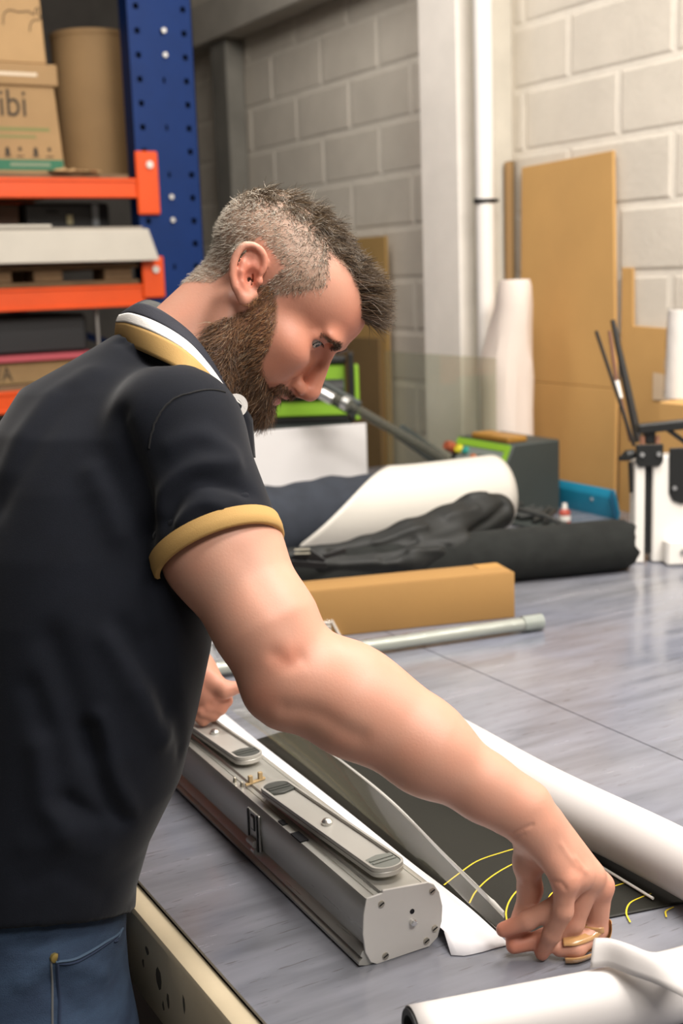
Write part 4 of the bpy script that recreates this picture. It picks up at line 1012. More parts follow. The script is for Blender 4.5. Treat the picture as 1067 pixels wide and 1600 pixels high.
# ---- black printed banner, its far end rolled up with the white back outside
m_ban = M('black_banner_print', (0.017, 0.0165, 0.013), 0.5, var=0.1, vs=5, bump=0.05, bs=500, spec=0.22)
m_line = M('yellow_print', (0.62, 0.47, 0.02), 0.5)
m_rollw = M('white_banner_back', (0.56, 0.53, 0.515), 0.5)
bn = thing('printed_banner', (0.80, 1.2, 0.9), 'black printed banner with yellow curves, its far side rolled up white side out', 'banner')
le = [(0.718, 1.571, 0.9), (0.717, 1.397, 0.9), (0.71, 1.249, 0.9), (0.704, 1.123, 0.9), (0.702, 1.055, 0.9), (0.699, 0.997, 0.9), (0.695, 0.947, 0.9), (0.702, 0.93, 0.9)]
re_ = [(0.801, 1.573, 0.9), (1.043, 1.377, 0.9)]
ne = [(0.702, 0.93, 0.9), (0.797, 0.894, 0.9), (0.884, 0.878, 0.9)]
rows = []
for p in crom(le, 3):
    xr3 = 0.905
    y = p[1]; y2 = y+0.028*(0.905-p[0])/0.2*0 
    # the far and near edges run slightly askew across the table
    t = (y-0.93)/(1.57-0.93); yr = 0.885+(1.60-0.885)*t
    rows.append([Vector((p[0]+(xr3-p[0])*s, y+(yr-y)*s, 0.9017)) for s in np.linspace(0, 1, 8)])
sheet('printed_sheet', rows, m_ban, bn, 0.0006)
yR0, yR1 = 0.80, 1.62; xc_, rz = 0.9035, 0.0335
rows = []
for i in range(30):
    y = yR0+(yR1-yR0)*i/29; sw = 0.0015*math.sin(i*0.4)
    rows.append([Vector((xc_+sw+rz*math.sin(a)*1.02, y, 0.9035+rz+sw-rz*math.cos(a))) for a in np.linspace(math.radians(-5), math.radians(-5)-2*math.pi*0.995, 49)])
sheet('rolled_end', rows, m_rollw, bn, 0.0008)
# curved yellow print lines lying in the printed face
m_flat = 0.9022
def ink(pts, wd=0.0017):
    P = crom(pts, 6); V = []; Fc = []
    for i, p in enumerate(P):
        t = (P[min(i+1, len(P)-1)]-P[max(i-1, 0)]); t.z = 0; t.normalize(); s = Vector((-t.y, t.x, 0))*wd/2
        V += [(p.x+s.x, p.y+s.y, m_flat), (p.x-s.x, p.y-s.y, m_flat)]
    for i in range(len(P)-1): Fc.append((2*i, 2*i+1, 2*i+3, 2*i+2))
    obj('printed_line', V, Fc, m_line, bn, smooth=0)
ink([(0.706, 1.057, 0.902), (0.733, 1.069, 0.902), (0.769, 1.083, 0.902), (0.802, 1.085, 0.902), (0.829, 1.082, 0.902), (0.848, 1.061, 0.902)])
ink([(0.706, 1.009, 0.902), (0.725, 1.025, 0.902), (0.751, 1.04, 0.902), (0.781, 1.051, 0.902), (0.813, 1.057, 0.902), (0.842, 1.053, 0.902)])
ink([(0.716, 0.957, 0.902), (0.728, 0.974, 0.902), (0.746, 0.991, 0.902), (0.769, 1.005, 0.902), (0.794, 1.011, 0.902)])
ink([(0.784, 0.973, 0.902), (0.792, 0.978, 0.902), (0.803, 0.981, 0.902)])
ink([(0.835, 0.953, 0.902), (0.854, 0.954, 0.902), (0.874, 0.953, 0.902)])
ink([(0.82, 0.887, 0.902), (0.83, 0.904, 0.902), (0.847, 0.917, 0.902), (0.867, 0.92, 0.902), (0.88, 0.92, 0.902)])
ink([(0.858, 0.875, 0.902), (0.866, 0.884, 0.902), (0.879, 0.886, 0.902)])
tag(G().tube([(0.873, 1.007, 0.905), (0.87, 0.907, 0.905)], 0.0016, 8).make('thin_rod', m_white), 'thin white rod lying on the black banner beside its rolled end', 'rod')

# ---- clear protective film pulled between both hands
m_film = clear_material('clear_film', (0.90, 0.895, 0.86), haze=0.07, hazecol=(0.50, 0.47, 0.33), rough=0.10, ior=1.30)
fL = [(0.692, 1.629, 0.955), (0.735, 1.673, 0.915), (0.74, 1.555, 0.908), (0.732, 1.388, 0.906), (0.719, 1.219, 0.906), (0.706, 1.061, 0.907), (0.692, 0.976, 0.912), (0.678, 0.916, 0.921)]
fR = [(0.732, 1.639, 0.962), (0.781, 1.664, 0.925), (0.775, 1.527, 0.915), (0.759, 1.365, 0.921), (0.732, 1.205, 0.932), (0.699, 1.038, 0.936), (0.69, 0.967, 0.932), (0.687, 0.923, 0.926)]
A3, B3 = crom(fL, 6), crom(fR, 6); rows = []; erows = []
for a, b in zip(A3, B3):
    d = b-a; r = []
    for s in np.linspace(0, 1, 12): r.append(a+d*s+Vector((0, 0, -0.006*math.sin(math.pi*s)+0.004*s**4)))
    rows.append(r)
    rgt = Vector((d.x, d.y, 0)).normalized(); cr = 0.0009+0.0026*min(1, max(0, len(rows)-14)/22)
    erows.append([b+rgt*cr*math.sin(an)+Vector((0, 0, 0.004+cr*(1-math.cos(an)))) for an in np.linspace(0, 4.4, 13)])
film = sheet('protective_film', rows, m_film, None, 0.0)
sheet('curled_edge', erows, clear_material('film_edge_glint', (0.85, 0.84, 0.80), haze=0.60, hazecol=(0.88, 0.87, 0.83), rough=0.18, ior=2.0), film, 0.0)  # white haze on the curl stands in for its bright reflection
tag(film, 'strip of clear film stretched between the two hands over the black banner', 'film')

# ---- white rolls at the lower right corner
ro = thing('paper_roll', (0.75, 0.77, 0.9), 'white paper roll on a black core at the lower right corner, nearest the camera', 'roll')
ra = Vector((0.176, -0.0445, 0)).normalized(); r0 = Vector((0.502, 0.802, 0.9297)); rs = Vector((0, 0, 1)).cross(ra)
def rollsheet(c, L, r, name, par, a0=0, turns=1.0, grow=0.0, mat=m_rollw, wob=0.0):
    rows = []
    for i in range(20):
        p = c+ra*(L*i/19)
        rows.append([p+rs*(r+grow*t)*math.cos(a0+2*math.pi*turns*t)+Vector((0, 0, (r+grow*t+wob*math.sin(i*.7)*t)*math.sin(a0+2*math.pi*turns*t))) for t in np.linspace(0, 1, int(44*turns)+2)])
    return sheet(name, rows, mat, par, 0.0008)
rollsheet(r0, 0.335, 0.0275, 'paper', ro, a0=-1.2, turns=1.05, grow=0.0012)
G().pipe(r0-ra*0.002, r0+ra*0.33, 0.0262, 0.0205, 36).make('core', M('black_core', (0.012, 0.012, 0.012), 0.6), ro)
# loose sheet curling up behind the rolls
e0 = [(0.657, 0.761, 0.967), (0.66, 0.762, 0.979), (0.672, 0.77, 0.985)]
rows = []
top = [(0.688, 0.788, 0.972), (0.693, 0.774, 0.976), (0.698, 0.755, 0.978), (0.705, 0.738, 0.977), (0.726, 0.737, 0.974), (0.759, 0.739, 0.97)]
bot = [(0.665, 0.769, 0.96), (0.676, 0.758, 0.963), (0.68, 0.734, 0.966), (0.686, 0.714, 0.967), (0.689, 0.695, 0.968), (0.693, 0.674, 0.968)]
for a, b in zip(crom(top, 5), crom(bot, 5)):
    rows.append([a+(b-a)*s+Vector((0, 0, 0.010*math.sin(math.pi*s)+0.000)) for s in np.linspace(0, 1, 10)])
tag(sheet('loose_sheet', rows, m_rollw, None, 0.0008), 'loose white sheet curling over the back of the corner rolls beside the hand', 'paper')

# ================================================================== the man
CP, SP = math.cos(PSI), math.sin(PSI)
def B(f, l, z): return np.array([f*CP+l*SP, -f*SP+l*CP, z])
def toB(P): return np.stack([P[:, 0]*CP-P[:, 1]*SP, P[:, 0]*SP+P[:, 1]*CP, P[:, 2]], 1)
man = thing('person', (0.30, 1.24, 0.0), 'bearded man in a black polo shirt and jeans bending over the table, pulling clear film', 'person')
# ---- head frame (metres; f towards the face, s towards his right ear, u to the crown)
TH = math.radians(9); AL = math.radians(53)
HO = B(-0.0685, 1.425, 1.542)
_f = np.array([math.cos(AL)*math.cos(TH), -math.sin(TH), -math.sin(AL)*math.cos(TH)])
_s = np.array([-math.cos(AL)*math.sin(TH), -math.cos(TH), math.sin(AL)*math.sin(TH)])
_u = np.array([math.sin(AL), 0, math.cos(AL)])
HB = np.array([[v[0]*CP+v[1]*SP, -v[0]*SP+v[1]*CP, v[2]] for v in (_f, _s, _u)])     # rows: head axes in world
def Hd(f, s, u): return HO+(np.array([f, s, u])/1000.0)@HB
def toH(P): return ((P-HO)@HB.T)*1000.0
def hel(c, r, k, op='u'): return (op, el(Hd(*c), np.array(r)/1000.0, HB), k/1000.0)
def hrc(a, b, ra, rb, k, op='u'): return (op, rc(Hd(*a), Hd(*b), ra/1000.0, rb/1000.0), k/1000.0)
def hch(pts, rs, k, op='u'): return [hrc(pts[i], pts[i+1], rs[i], rs[i+1], k, op) for i in range(len(pts)-1)]

head = [hel((-12, 0, 30), (95, 74, 70), 12), hel((27, 0, 40), (68, 61, 53), 14),
        hel((46, 0, -30), (46, 56, 60), 18),
        hel((20, 0, -20), (50, 66, 50), 18), hel((52, 36, -42), (30, 22, 28), 22), hel((52, -36, -42), (30, 22, 28), 22)]
for sg in (1, -1):
    head += [hrc((6, sg*52, -58), (77, sg*16, -88), 15, 15, 16),
             hel((60, sg*45, -18), (25, 21, 18), 22),
             hel((82, sg*24, 23), (13, 25, 8), 14)]
head += [hel((68, 0, -53), (30, 30, 28), 14), hrc((83, -8, -88), (83, 8, -88), 15, 15, 14)]
head += [hel((93, sg*33, 6), (17, 17, 11), 12, 's') for sg in (1, -1)]
# eyelids
EYE = {sg: (69, sg*33, 8) for sg in (1, -1)}
for sg in (1, -1):
    c = EYE[sg]
    head += [hel(c, (14.2, 15.5, 13.2), 6), hel((c[0]+11, c[1]+sg*3, c[2]-2.0), (10, 14.0, 5.2), 1.5, 's')]
# nose
head += [hrc((91, 0, 4), (110, 0, -31), 7, 9.5, 10), hel((111, 0, -36), (10, 11, 10), 5), hrc((105, 0, -46), (98, 0, -51), 4.5, 5, 5)]
for sg in (1, -1):
    head += [hel((98, sg*13, -41), (11, 7, 9), 5), hel((100.5, sg*13, -48), (6.0, 5.5, 4.2), 2.0, 's')]
# mouth: upper and lower lip with a parting
head += [hrc((90, -18, -62), (96, 0, -59.5), 4, 4.6, 4), hrc((90, 18, -62), (96, 0, -59.5), 4, 4.6, 4),
         hrc((87, -15, -70), (93, 0, -70.5), 4.5, 5.4, 4), hrc((87, 15, -70), (93, 0, -70.5), 4.5, 5.4, 4),
         hel((98, 0, -64.9), (12, 20, 1.7), 2.5, 's')]
# ears
for sg in (1, -1):
    def e3(r, a, o): return (-18-0.63*a-0.77*r, sg*(73+o+(r+14)*0.42), -3+0.77*a-0.63*r)
    head += [hel(e3(0, 2, 3), (0, 0, 0), 1) for _ in ()]
    ea = np.array([[-0.63, 0, 0.77], [-0.77, sg*0.42, -0.63], [0.3, sg*0.9, 0.26]]); ea /= np.linalg.norm(ea, axis=1)[:, None]
    EB = ea@HB
    head += [('u', el(Hd(*e3(1, 1, 1)), np.array((28, 14.5, 4.0))/1000, EB), 0.004)]
    hx0 = [(-10, 3), (-13, 12), (-12, 20), (-8, 27), (0, 31), (8, 30), (14, 25), (17, 15), (17.5, 5), (16, -5), (12, -15)]
    hx = [(p.x, p.y) for p in crom([(r, a, 0) for r, a in hx0], 3)]
    head += hch([e3(r, a, 4.5) for r, a in hx], list(np.interp(np.linspace(0, 1, len(hx)), [0, 0.5, 1], [3, 3.8, 3.2])), 2.5)
    head += [hrc(e3(9, -17, 3), e3(0, -26, 2.5), 4.5, 6.0, 5), hrc(e3(0, -26, 2.5), e3(-9, -20, 0), 6.0, 4.0, 5)]
    head += [('s', el(Hd(*e3(-3, -3, 6)), np.array((12, 8.0, 7))/1000, EB), 0.003), ('s', el(Hd(*e3(3, 19, 6.5)), np.array((9, 7, 4))/1000, EB), 0.003)]
    head += hch([e3(8, 12, 3.5), e3(9, 2, 4), e3(6, -9, 4), e3(0, -15, 3.5)], [2.6, 2.9, 2.7, 2.6], 3)
    head += [hel(e3(-11, -4, 4), (4.2, 4.0, 5.0), 3)]

neck = [('u', rc(Hd(-24, 0, -38), B(-0.180, 1.405, 1.475), 0.052, 0.056), 0.02),
        ('u', rc(Hd(20, 0, -60), B(-0.150, 1.395, 1.455), 0.042, 0.048), 0.02),
        ('u', rc(Hd(-10, 55, -40), B(-0.140, 1.345, 1.45), 0.016, 0.017), 0.014)]
TOR = np.array([(0.78, -0.357, 1.205, 0.118, 0.172, 5), (0.86, -0.357, 1.215, 0.116, 0.17, 5), (0.90, -0.357, 1.22, 0.115, 0.168, 5), (0.95, -0.354, 1.23, 0.117, 0.166, 6), (1.0, -0.34, 1.24, 0.122, 0.166, 8), (1.06, -0.309, 1.255, 0.126, 0.168, 10), (1.12, -0.294, 1.275, 0.13, 0.172, 13), (1.18, -0.282, 1.295, 0.134, 0.178, 15), (1.24, -0.276, 1.32, 0.138, 0.184, 18), (1.30, -0.268, 1.345, 0.14, 0.182, 20), (1.36, -0.257, 1.37, 0.136, 0.172, 22), (1.41, -0.243, 1.385, 0.133, 0.15, 24), (1.45, -0.242, 1.40, 0.109, 0.112, 25), (1.475, -0.232, 1.41, 0.070, 0.080, 25), (1.505, -0.214, 1.41, 0.032, 0.04, 25)])
def torso(inset, zlo, zhi, tilt=False):
    def f(P):
        Q = toB(P); z = np.clip(P[:, 2], TOR[0, 0], TOR[-1, 0])
        fc, lc, a, b, yw = [np.interp(z, TOR[:, 0], TOR[:, k]) for k in range(1, 6)]
        a = a-inset; b = b-inset
        dlt = PSI-np.radians(yw); x, y = Q[:, 0]-fc, Q[:, 1]-lc
        # yaw: forward axis turned from the camera-right axis towards +X
        u = x*np.cos(dlt)+y*np.sin(dlt); v = -x*np.sin(dlt)+y*np.cos(dlt)
        p = 2.25
        q = (np.abs(u/a)**p+np.abs(v/b)**p)**(1/p)
        k1 = np.sqrt((u/(a*a))**2+(v/(b*b))**2)/np.maximum(q, 1e-6)
        d = np.where(q > 0.05, (q-1)/np.maximum(k1, 1e-3), -0.1)
        d = np.clip(d, -0.15, 1.0)
        zl = np.clip(zlo+0.40*(1.235-Q[:, 1]), zlo-0.02, zlo+0.090) if tilt else zlo
        return np.maximum(d, np.maximum((zl-P[:, 2])*(0.93 if tilt else 1), P[:, 2]-zhi))
    return f
SR, ER, WR = (0.475, 1.188, 1.406), (0.515, 1.031, 1.19), (0.688, 0.893, 1.055)
CR = (0.485, 1.109, 1.3)
SL = tuple(B(-0.19, 1.575, 1.405)); EL_ = tuple(B(-0.28, 1.68, 1.14)); WL_ = (0.598, 1.492, 1.054)
skin = head+neck
skin += [('u', torso(0.024, 0.84, 1.44), 0.02)]
skin += [('u', rc(B(-0.215, 1.40, 1.415), SR, 0.055, 0.052), 0.02), ('u', rc(B(-0.215, 1.40, 1.415), SL, 0.055, 0.052), 0.02)]
# right arm
skin += [('u', rc(SR, CR, 0.054, 0.0560), 0.02), ('u', rc(CR, (0.504, 1.052, 1.23), 0.0570, 0.0475), 0.02),
         ('u', rc((0.504, 1.052, 1.23), ER, 0.0475, 0.040), 0.02),         ('u', rc((0.496, 1.032, 1.171), (0.504, 1.027, 1.166), 0.023, 0.026), 0.025),
         ('u', rc((0.52, 1.027, 1.185), (0.561, 0.993, 1.158), 0.041, 0.0465), 0.03),
         ('u', rc((0.566, 1.006, 1.179), (0.612, 0.96, 1.138), 0.033, 0.030), 0.03),
         ('u', rc((0.561, 0.992, 1.157), (0.618, 0.945, 1.113), 0.0455, 0.0400), 0.02),
         ('u', rc((0.618, 0.945, 1.113), (0.661, 0.913, 1.076), 0.0400, 0.0290), 0.02),
         ('u', rc((0.661, 0.913, 1.076), WR, 0.0290, 0.0262), 0.02)]
# right hand: palm, then every finger by its joints
def fingers(groups, k): 
    o = []
    for path, rad, kk in groups: o += chain(path, rad, kk)
    return o
K5, K4, K3, K2 = (0.712, 0.859, 0.991), (0.73, 0.862, 0.989), (0.748, 0.866, 0.981), (0.763, 0.869, 0.966)
palm = [('u', rc(WR, (0.697, 0.883, 1.04), 0.0262, 0.0215), 0.018),
        ('u', rc((0.689, 0.879, 1.041), K5, 0.0165, 0.0118), 0.012), ('u', rc((0.698, 0.883, 1.042), K4, 0.018, 0.0125), 0.010),
        ('u', rc((0.707, 0.889, 1.04), K3, 0.018, 0.0130), 0.010), ('u', rc((0.715, 0.894, 1.035), K2, 0.018, 0.0128), 0.010),
        ('u', rc((0.698, 0.894, 1.03), (0.699, 0.9, 0.992), 0.017, 0.0135), 0.014),
        ('u', rc((0.707, 0.889, 1.029), (0.724, 0.877, 0.989), 0.016, 0.012), 0.012)]
FING = [
    ([K5, (0.709, 0.859, 0.96), (0.704, 0.87, 0.932), (0.701, 0.881, 0.908)], [0.0115, 0.0096, 0.0086, 0.0070], 0.004),
    ([K4, (0.714, 0.871, 0.96), (0.69, 0.889, 0.942), (0.672, 0.904, 0.931)], [0.0122, 0.0100, 0.0090, 0.0074], 0.004),
    ([K3, (0.732, 0.871, 0.935), (0.71, 0.889, 0.917), (0.682, 0.901, 0.912)], [0.0125, 0.0102, 0.0092, 0.0076], 0.004),
    ([K2, (0.761, 0.87, 0.92), (0.729, 0.864, 0.913), (0.716, 0.873, 0.912)], [0.0125, 0.0104, 0.0094, 0.0078], 0.004),
    ([(0.7, 0.902, 0.996), (0.705, 0.904, 0.964), (0.7, 0.906, 0.938), (0.686, 0.908, 0.921)], [0.0135, 0.0118, 0.0105, 0.0085], 0.006)]
skin += palm+fingers(FING, 0)
# the knuckle bumps
skin += [('u', rc(k, k, 0.0122, 0.0122), 0.008) for k in (K5, K4, K3, K2)]
# left arm and hand
skin += [('u', rc(SL, EL_, 0.058, 0.042), 0.02), ('u', rc(EL_, WL_, 0.044, 0.027), 0.02),
         ('u', rc(WL_, (0.606, 1.466, 1.036), 0.027, 0.026), 0.02), ('u', rc((0.6, 1.479, 1.052), (0.609, 1.468, 1.024), 0.024, 0.022), 0.015)]
skin += fingers([
    ([(0.602, 1.468, 1.06), (0.612, 1.448, 1.046), (0.622, 1.434, 1.037), (0.639, 1.425, 1.04)], [0.014, 0.0122, 0.0108, 0.0082], 0.006),
    ([(0.61, 1.477, 1.042), (0.629, 1.459, 1.025), (0.627, 1.447, 1.018), (0.61, 1.446, 1.022)], [0.012, 0.0105, 0.0095, 0.0085], 0.004),
    ([(0.604, 1.477, 1.027), (0.623, 1.458, 1.012), (0.619, 1.447, 1.009), (0.603, 1.448, 1.014)], [0.012, 0.0102, 0.0092, 0.0085], 0.004),
    ([(0.6, 1.477, 1.015), (0.614, 1.46, 1.003), (0.61, 1.451, 1.001), (0.595, 1.451, 1.008)], [0.0115, 0.0096, 0.0088, 0.008], 0.004),
    ([(0.596, 1.477, 1.007), (0.604, 1.464, 0.995), (0.599, 1.457, 0.994), (0.589, 1.458, 1.002)], [0.0105, 0.0086, 0.0078, 0.007], 0.004)], 0)
skin += [('s', f, k) for f, k in ()]
lo, hi = (-0.05, 0.75, 0.82), (0.95, 1.75, 1.80)
sv, sq = sdf_mesh(skin, lo, hi, 0.0021)
sv = relax(sv, sq, 1, 0.5)
# skin creases and tendons pressed into the surface
sv = folds(sv, sq, [
    ([(0.667, 0.88, 1.045), (0.671, 0.873, 1.05), (0.678, 0.866, 1.054)], -0.0012, 0.0016),
    ([(0.67, 0.879, 1.04), (0.674, 0.871, 1.045)], -0.0008, 0.0014),
    ([(0.701, 0.86, 0.996), (0.702, 0.852, 0.994), (0.704, 0.849, 0.989)], -0.0014, 0.0018),
    ([(0.721, 0.854, 1.013), (0.729, 0.852, 0.998)], 0.0012, 0.003),
    ([(0.706, 0.855, 1.03), (0.72, 0.853, 1.004)], 0.0010, 0.003),
    ([(0.489, 0.989, 1.168), (0.513, 0.968, 1.163), (0.542, 0.948, 1.144)], -0.0022, 0.010),
    ([(0.492, 1.009, 1.216), (0.498, 0.998, 1.209), (0.507, 0.994, 1.212)], -0.0022, 0.009),
    ([tuple(Hd(79, 18, 15)), tuple(Hd(84, 30, 18)), tuple(Hd(79, 44, 13))], -0.0012, 0.0016),
    ([tuple(Hd(92, 17, -26)), tuple(Hd(89, 21, -38)), tuple(Hd(90, 19, -48))], -0.0014, 0.0022),
    ([tuple(Hd(86, 22, -40)), tuple(Hd(78, 31, -54)), tuple(Hd(74, 33, -66))], -0.0014, 0.004),
    ([(0.478, 1.053, 1.303), (0.494, 1.012, 1.26), (0.51, 0.995, 1.224)], -0.0012, 0.014)])
L = toH(sv)
# ---- skin tone: pigment, plus painted shade in the nostrils and lip parting
base = np.array([0.53, 0.275, 0.195])
tone = np.tile(base, (len(sv), 1))
def paint(mask, col):
    m = np.clip(mask, 0, 1)[:, None]; tone[:] = tone*(1-m)+np.array(col)*m
def blob(c, r): return np.exp(-(np.linalg.norm((L-np.array(c))/np.array(r), axis=1))**2)
ishead = np.linalg.norm(sv-HO, axis=1) < 0.165
for sg in (1, -1):
    paint(0.8*blob((-20, sg*84, -2), (22, 12, 30))*ishead, (0.58, 0.16, 0.10))
    paint(0.35*blob((66, sg*48, -18), (24, 24, 20)), (0.62, 0.25, 0.17))
    paint(0.95*blob((100.5, sg*13, -46), (5.5, 5, 3.6)), (0.06, 0.02, 0.015))  # near-black tone paints the shade inside the nostrils
    paint(0.4*blob((80, sg*32, 2), (10, 20, 12)), (0.45, 0.20, 0.14))
paint(0.6*blob((106, 0, -36), (16, 16, 14)), (0.52, 0.16, 0.10))
paint(0.62*blob((90, 0, 50), (34, 60, 36)), (0.45, 0.125, 0.065))
paint(0.75*blob((70, 0, -15), (60, 80, 60))*ishead, (0.45, 0.138, 0.072))
lip = blob((95, 0, -60), (8, 17, 4.0))+blob((93, 0, -70), (8, 14, 4.5))
paint(0.85*np.clip(lip*1.3, 0, 1), (0.42, 0.15, 0.13))
paint(np.exp(-((L[:, 2]+65)/1.6)**2)*(np.abs(L[:, 1]) < 21)*(L[:, 0] > 81)*ishead, (0.12, 0.03, 0.03))  # dark line paints the shade between the lips
def wb(c, r): return np.exp(-(np.linalg.norm(sv-np.array(c), axis=1)/r)**2)
for c, r, a in (((0.498, 0.999, 1.214), 0.016, 0.5), ((0.479, 1.014, 1.18), 0.02, 0.3), (K5, 0.016, 0.35), (K2, 0.016, 0.3), ((0.672, 0.904, 0.931), 0.02, 0.5), ((0.701, 0.881, 0.908), 0.016, 0.4), ((0.682, 0.901, 0.912), 0.02, 0.5), ((0.622, 1.449, 1.022), 0.04, 0.4), ((0.583, 0.927, 1.099), 0.0022, 0.9)):
    paint(a*wb(c, r), (0.56, 0.17, 0.10))
paint(0.35*wb((0.459, 1.06, 1.286), 0.06), (0.66, 0.40, 0.30))
# mottled redness
def lat(P, f, s): return np.sin(P@np.array([f, f*0.7, -f*0.4])+s)*np.sin(P@np.array([-f*0.5, f, f*0.8])+2*s)*np.sin(P@np.array([f*0.3, -f*0.6, f])+3*s)
mot = 0.5+0.5*lat(sv, 90, 1.0)
paint(0.24*mot, (0.60, 0.22, 0.14))
# ---- where hair grows (head coordinates, mm)
ff, ss, uu = L[:, 0], np.abs(L[:, 1]), L[:, 2]
def hair_mask(f, s, u, n=None):
    """cropped scalp with receding temples and a full front lock"""
    back = np.clip((u-np.interp(f, [-80, -73, -44, -40, 8, 14, 30], [-90, -74, -42, -10, -6, 0, 20]))/5, 0, 1)*(f < 30)
    lock = np.clip((np.interp(f, [0, 14, 30, 80, 95], [62, 52, 45, 27, 18])-s)/5, 0, 1)*np.clip((u-np.interp(f, [0, 60, 80], [60, 60, 60]))/4, 0, 1)
    temple = np.clip((np.interp(u, [-6, 0, 22, 50, 62, 78, 84], [10, 16, 28, 44, 36, 16, 10])-f)/7, 0, 1)*(s > 30)*(u > -6)
    m = np.where(f < 10, back, np.maximum(lock, temple))
    return m*(np.linalg.norm(np.stack([f+10, s, u-30]), axis=0) < 125)
def beard_mask(f, s, u):
    g = np.interp(-u, [-4, 0, 16, 39, 50, 58, 68, 76, 130], [17, 26, 44, 57, 61, 68, 90, 130, 130])
    bk = np.interp(-u, [0, 28, 69, 112], [-2, 4, -8, 20])
    m = np.clip((g-f)/5, 0, 1)*np.clip((f-bk)/4, 0, 1)*(u < 6)*(u > -125)
    mo = ((u < -50) & (u > -58) & (f > 76) & (s < 28))*1.0+((s > 16) & (s < 31) & (u < -51) & (u > -76) & (f > 70))*1.0
    m = np.maximum(m, np.clip(mo, 0, 1))
    lipz = (f > 83) & (s < 17) & (u < -56) & (u > -76)
    return m*np.where(lipz, 0, 1)
earz = (np.abs(ss-84) < 16) & (ff < -2) & (ff > -46) & (uu > -38) & (uu < 32)
earz |= (ss > 74.5) & (ff < -8) & (ff > -46) & (uu > -38) & (uu < 22)
hm = hair_mask(ff, ss, uu)*ishead*(~earz); bmk = beard_mask(ff, ss, uu)*ishead*(~earz)
paint(0.72*hm, (0.27, 0.20, 0.145)); paint(0.75*bmk, (0.16, 0.085, 0.05))
m_skin = attr_mat('skin', rough=0.48, sss=0.12, bump=0.12, bs=420, spec=0.35)
fastobj('body', sv, sq, m_skin, man, tone)

# ---- strands
SN = vnormals(sv, sq)
def sample(mask, n):
    m = mask[sq].mean(1); a = sv[sq]
    ar = np.linalg.norm(np.cross(a[:, 2]-a[:, 0], a[:, 3]-a[:, 1]), axis=1)*m
    p = ar/ar.sum(); i = RNG.choice(len(sq), n, p=p)
    w_ = RNG.dirichlet((1, 1, 1, 1), n)
    return (a[i]*w_[:, :, None]).sum(1), (SN[sq][i]*w_[:, :, None]).sum(1)
def strands(name, P, D, comb, Ln, rad, colr, mat, curl=0.25, nseg=4, lie=0.0):
    """tapering three-sided hairs that leave the skin along D and bend towards comb"""
    n = len(P); pts = [P-D*0.001]; d = D.copy()
    amp = RNG.normal(0, 1, (n, 3))*curl
    for k in range(nseg):
        t = (k+1)/nseg
        d = D*((1-t)**1.2 if np.isscalar(lie) else ((1-t)**(1.2+1.6*lie))[:, None])+comb*(0.25+t)+amp*(0.4+t)*np.array([1, 1, 1])+RNG.normal(0, 0.08, (n, 3))
        d /= np.linalg.norm(d, axis=1)[:, None]
        pts.append(pts[-1]+d*(Ln/nseg)[:, None])
    rads = [rad*(1-0.75*k/nseg) for k in range(nseg+1)]
    V = np.zeros((n, nseg+1, 3, 3))
    for k in range(nseg+1):
        t = pts[min(k+1, nseg)]-pts[max(k-1, 0)]; t /= np.linalg.norm(t, axis=1)[:, None]+1e-9
        a = np.cross(t, np.array([0.3, 0.5, 0.81])); a /= np.linalg.norm(a, axis=1)[:, None]+1e-9; b = np.cross(t, a)
        for j in range(3):
            an = 2*math.pi*j/3; V[:, k, j] = pts[k]+(a*math.cos(an)+b*math.sin(an))*(rads[k] if np.isscalar(rads[k]) else rads[k][:, None])
    idx = np.arange(n*(nseg+1)*3).reshape(n, nseg+1, 3); Q = []
    for k in range(nseg):
        for j in range(3):
            j2 = (j+1) % 3; Q.append(np.stack([idx[:, k, j], idx[:, k, j2], idx[:, k+1, j2], idx[:, k+1, j]], 1))
    tn = np.repeat(colr, (nseg+1)*3, axis=0)
    return fastobj(name, V.reshape(-1, 3), np.concatenate(Q), mat, man, tn)
m_hair = attr_mat('hair_strands', rough=0.45, spec=0.5)
def hdir(v): v = np.array(v, float); return v@HB
# scalp
P, D = sample(hm**1.5, 24000); LH = toH(P)
top = np.clip((LH[:, 2]+0.30*np.maximum(-LH[:, 0], 0)-46+8*lat(P, 140, 2.0))/40, 0, 1)*np.clip((72-np.abs(LH[:, 1]))/34, 0, 1)
top = np.clip(top+np.clip((LH[:, 0]-48)/14, 0, 1)*(LH[:, 2] > 60), 0, 1)
frontq = np.clip((LH[:, 0]-25)/40, 0, 1)
clump = lat(P, 160, 0.4)
Ln = 0.0050+0.015*top**1.5+0.014*top*frontq+0.003*RNG.uniform(-1, 1, len(P))+0.006*top*clump
comb = top[:, None]*hdir((0.95, 0.0, 0.22))[None]+(1-top[:, None])*hdir((-0.15, 0.0, -0.75))[None]*0.9
comb = comb+top[:, None]*(frontq[:, None]*hdir((0.0, 0.0, 0.6))[None]+0.8*np.stack([lat(P, 120, 1.7), lat(P, 120, 3.1), lat(P, 120, 5.2)], 1))
comb = comb+(np.clip(1-top, 0, 1)*np.clip((LH[:, 0]-5)/30, 0, 1))[:, None]*hdir((0.6, 0, 0.2))[None]
dark = np.array([0.070, 0.046, 0.028]); light = np.array([0.47, 0.41, 0.335]); mid = np.array([0.21, 0.145, 0.085])
gp = RNG.uniform(0, 1, len(P))
grey = np.clip(0.52-0.42*top+0.25*np.clip((-LH[:, 0]-20)/60, 0, 1)+0.12*clump, 0.10, 0.9)
hc = np.where((gp < grey)[:, None], light*RNG.uniform(0.75, 1.1, (len(P), 1)), np.where((RNG.uniform(0, 1, len(P)) < 0.5)[:, None], dark, mid)*RNG.uniform(0.8, 1.2, (len(P), 1)))
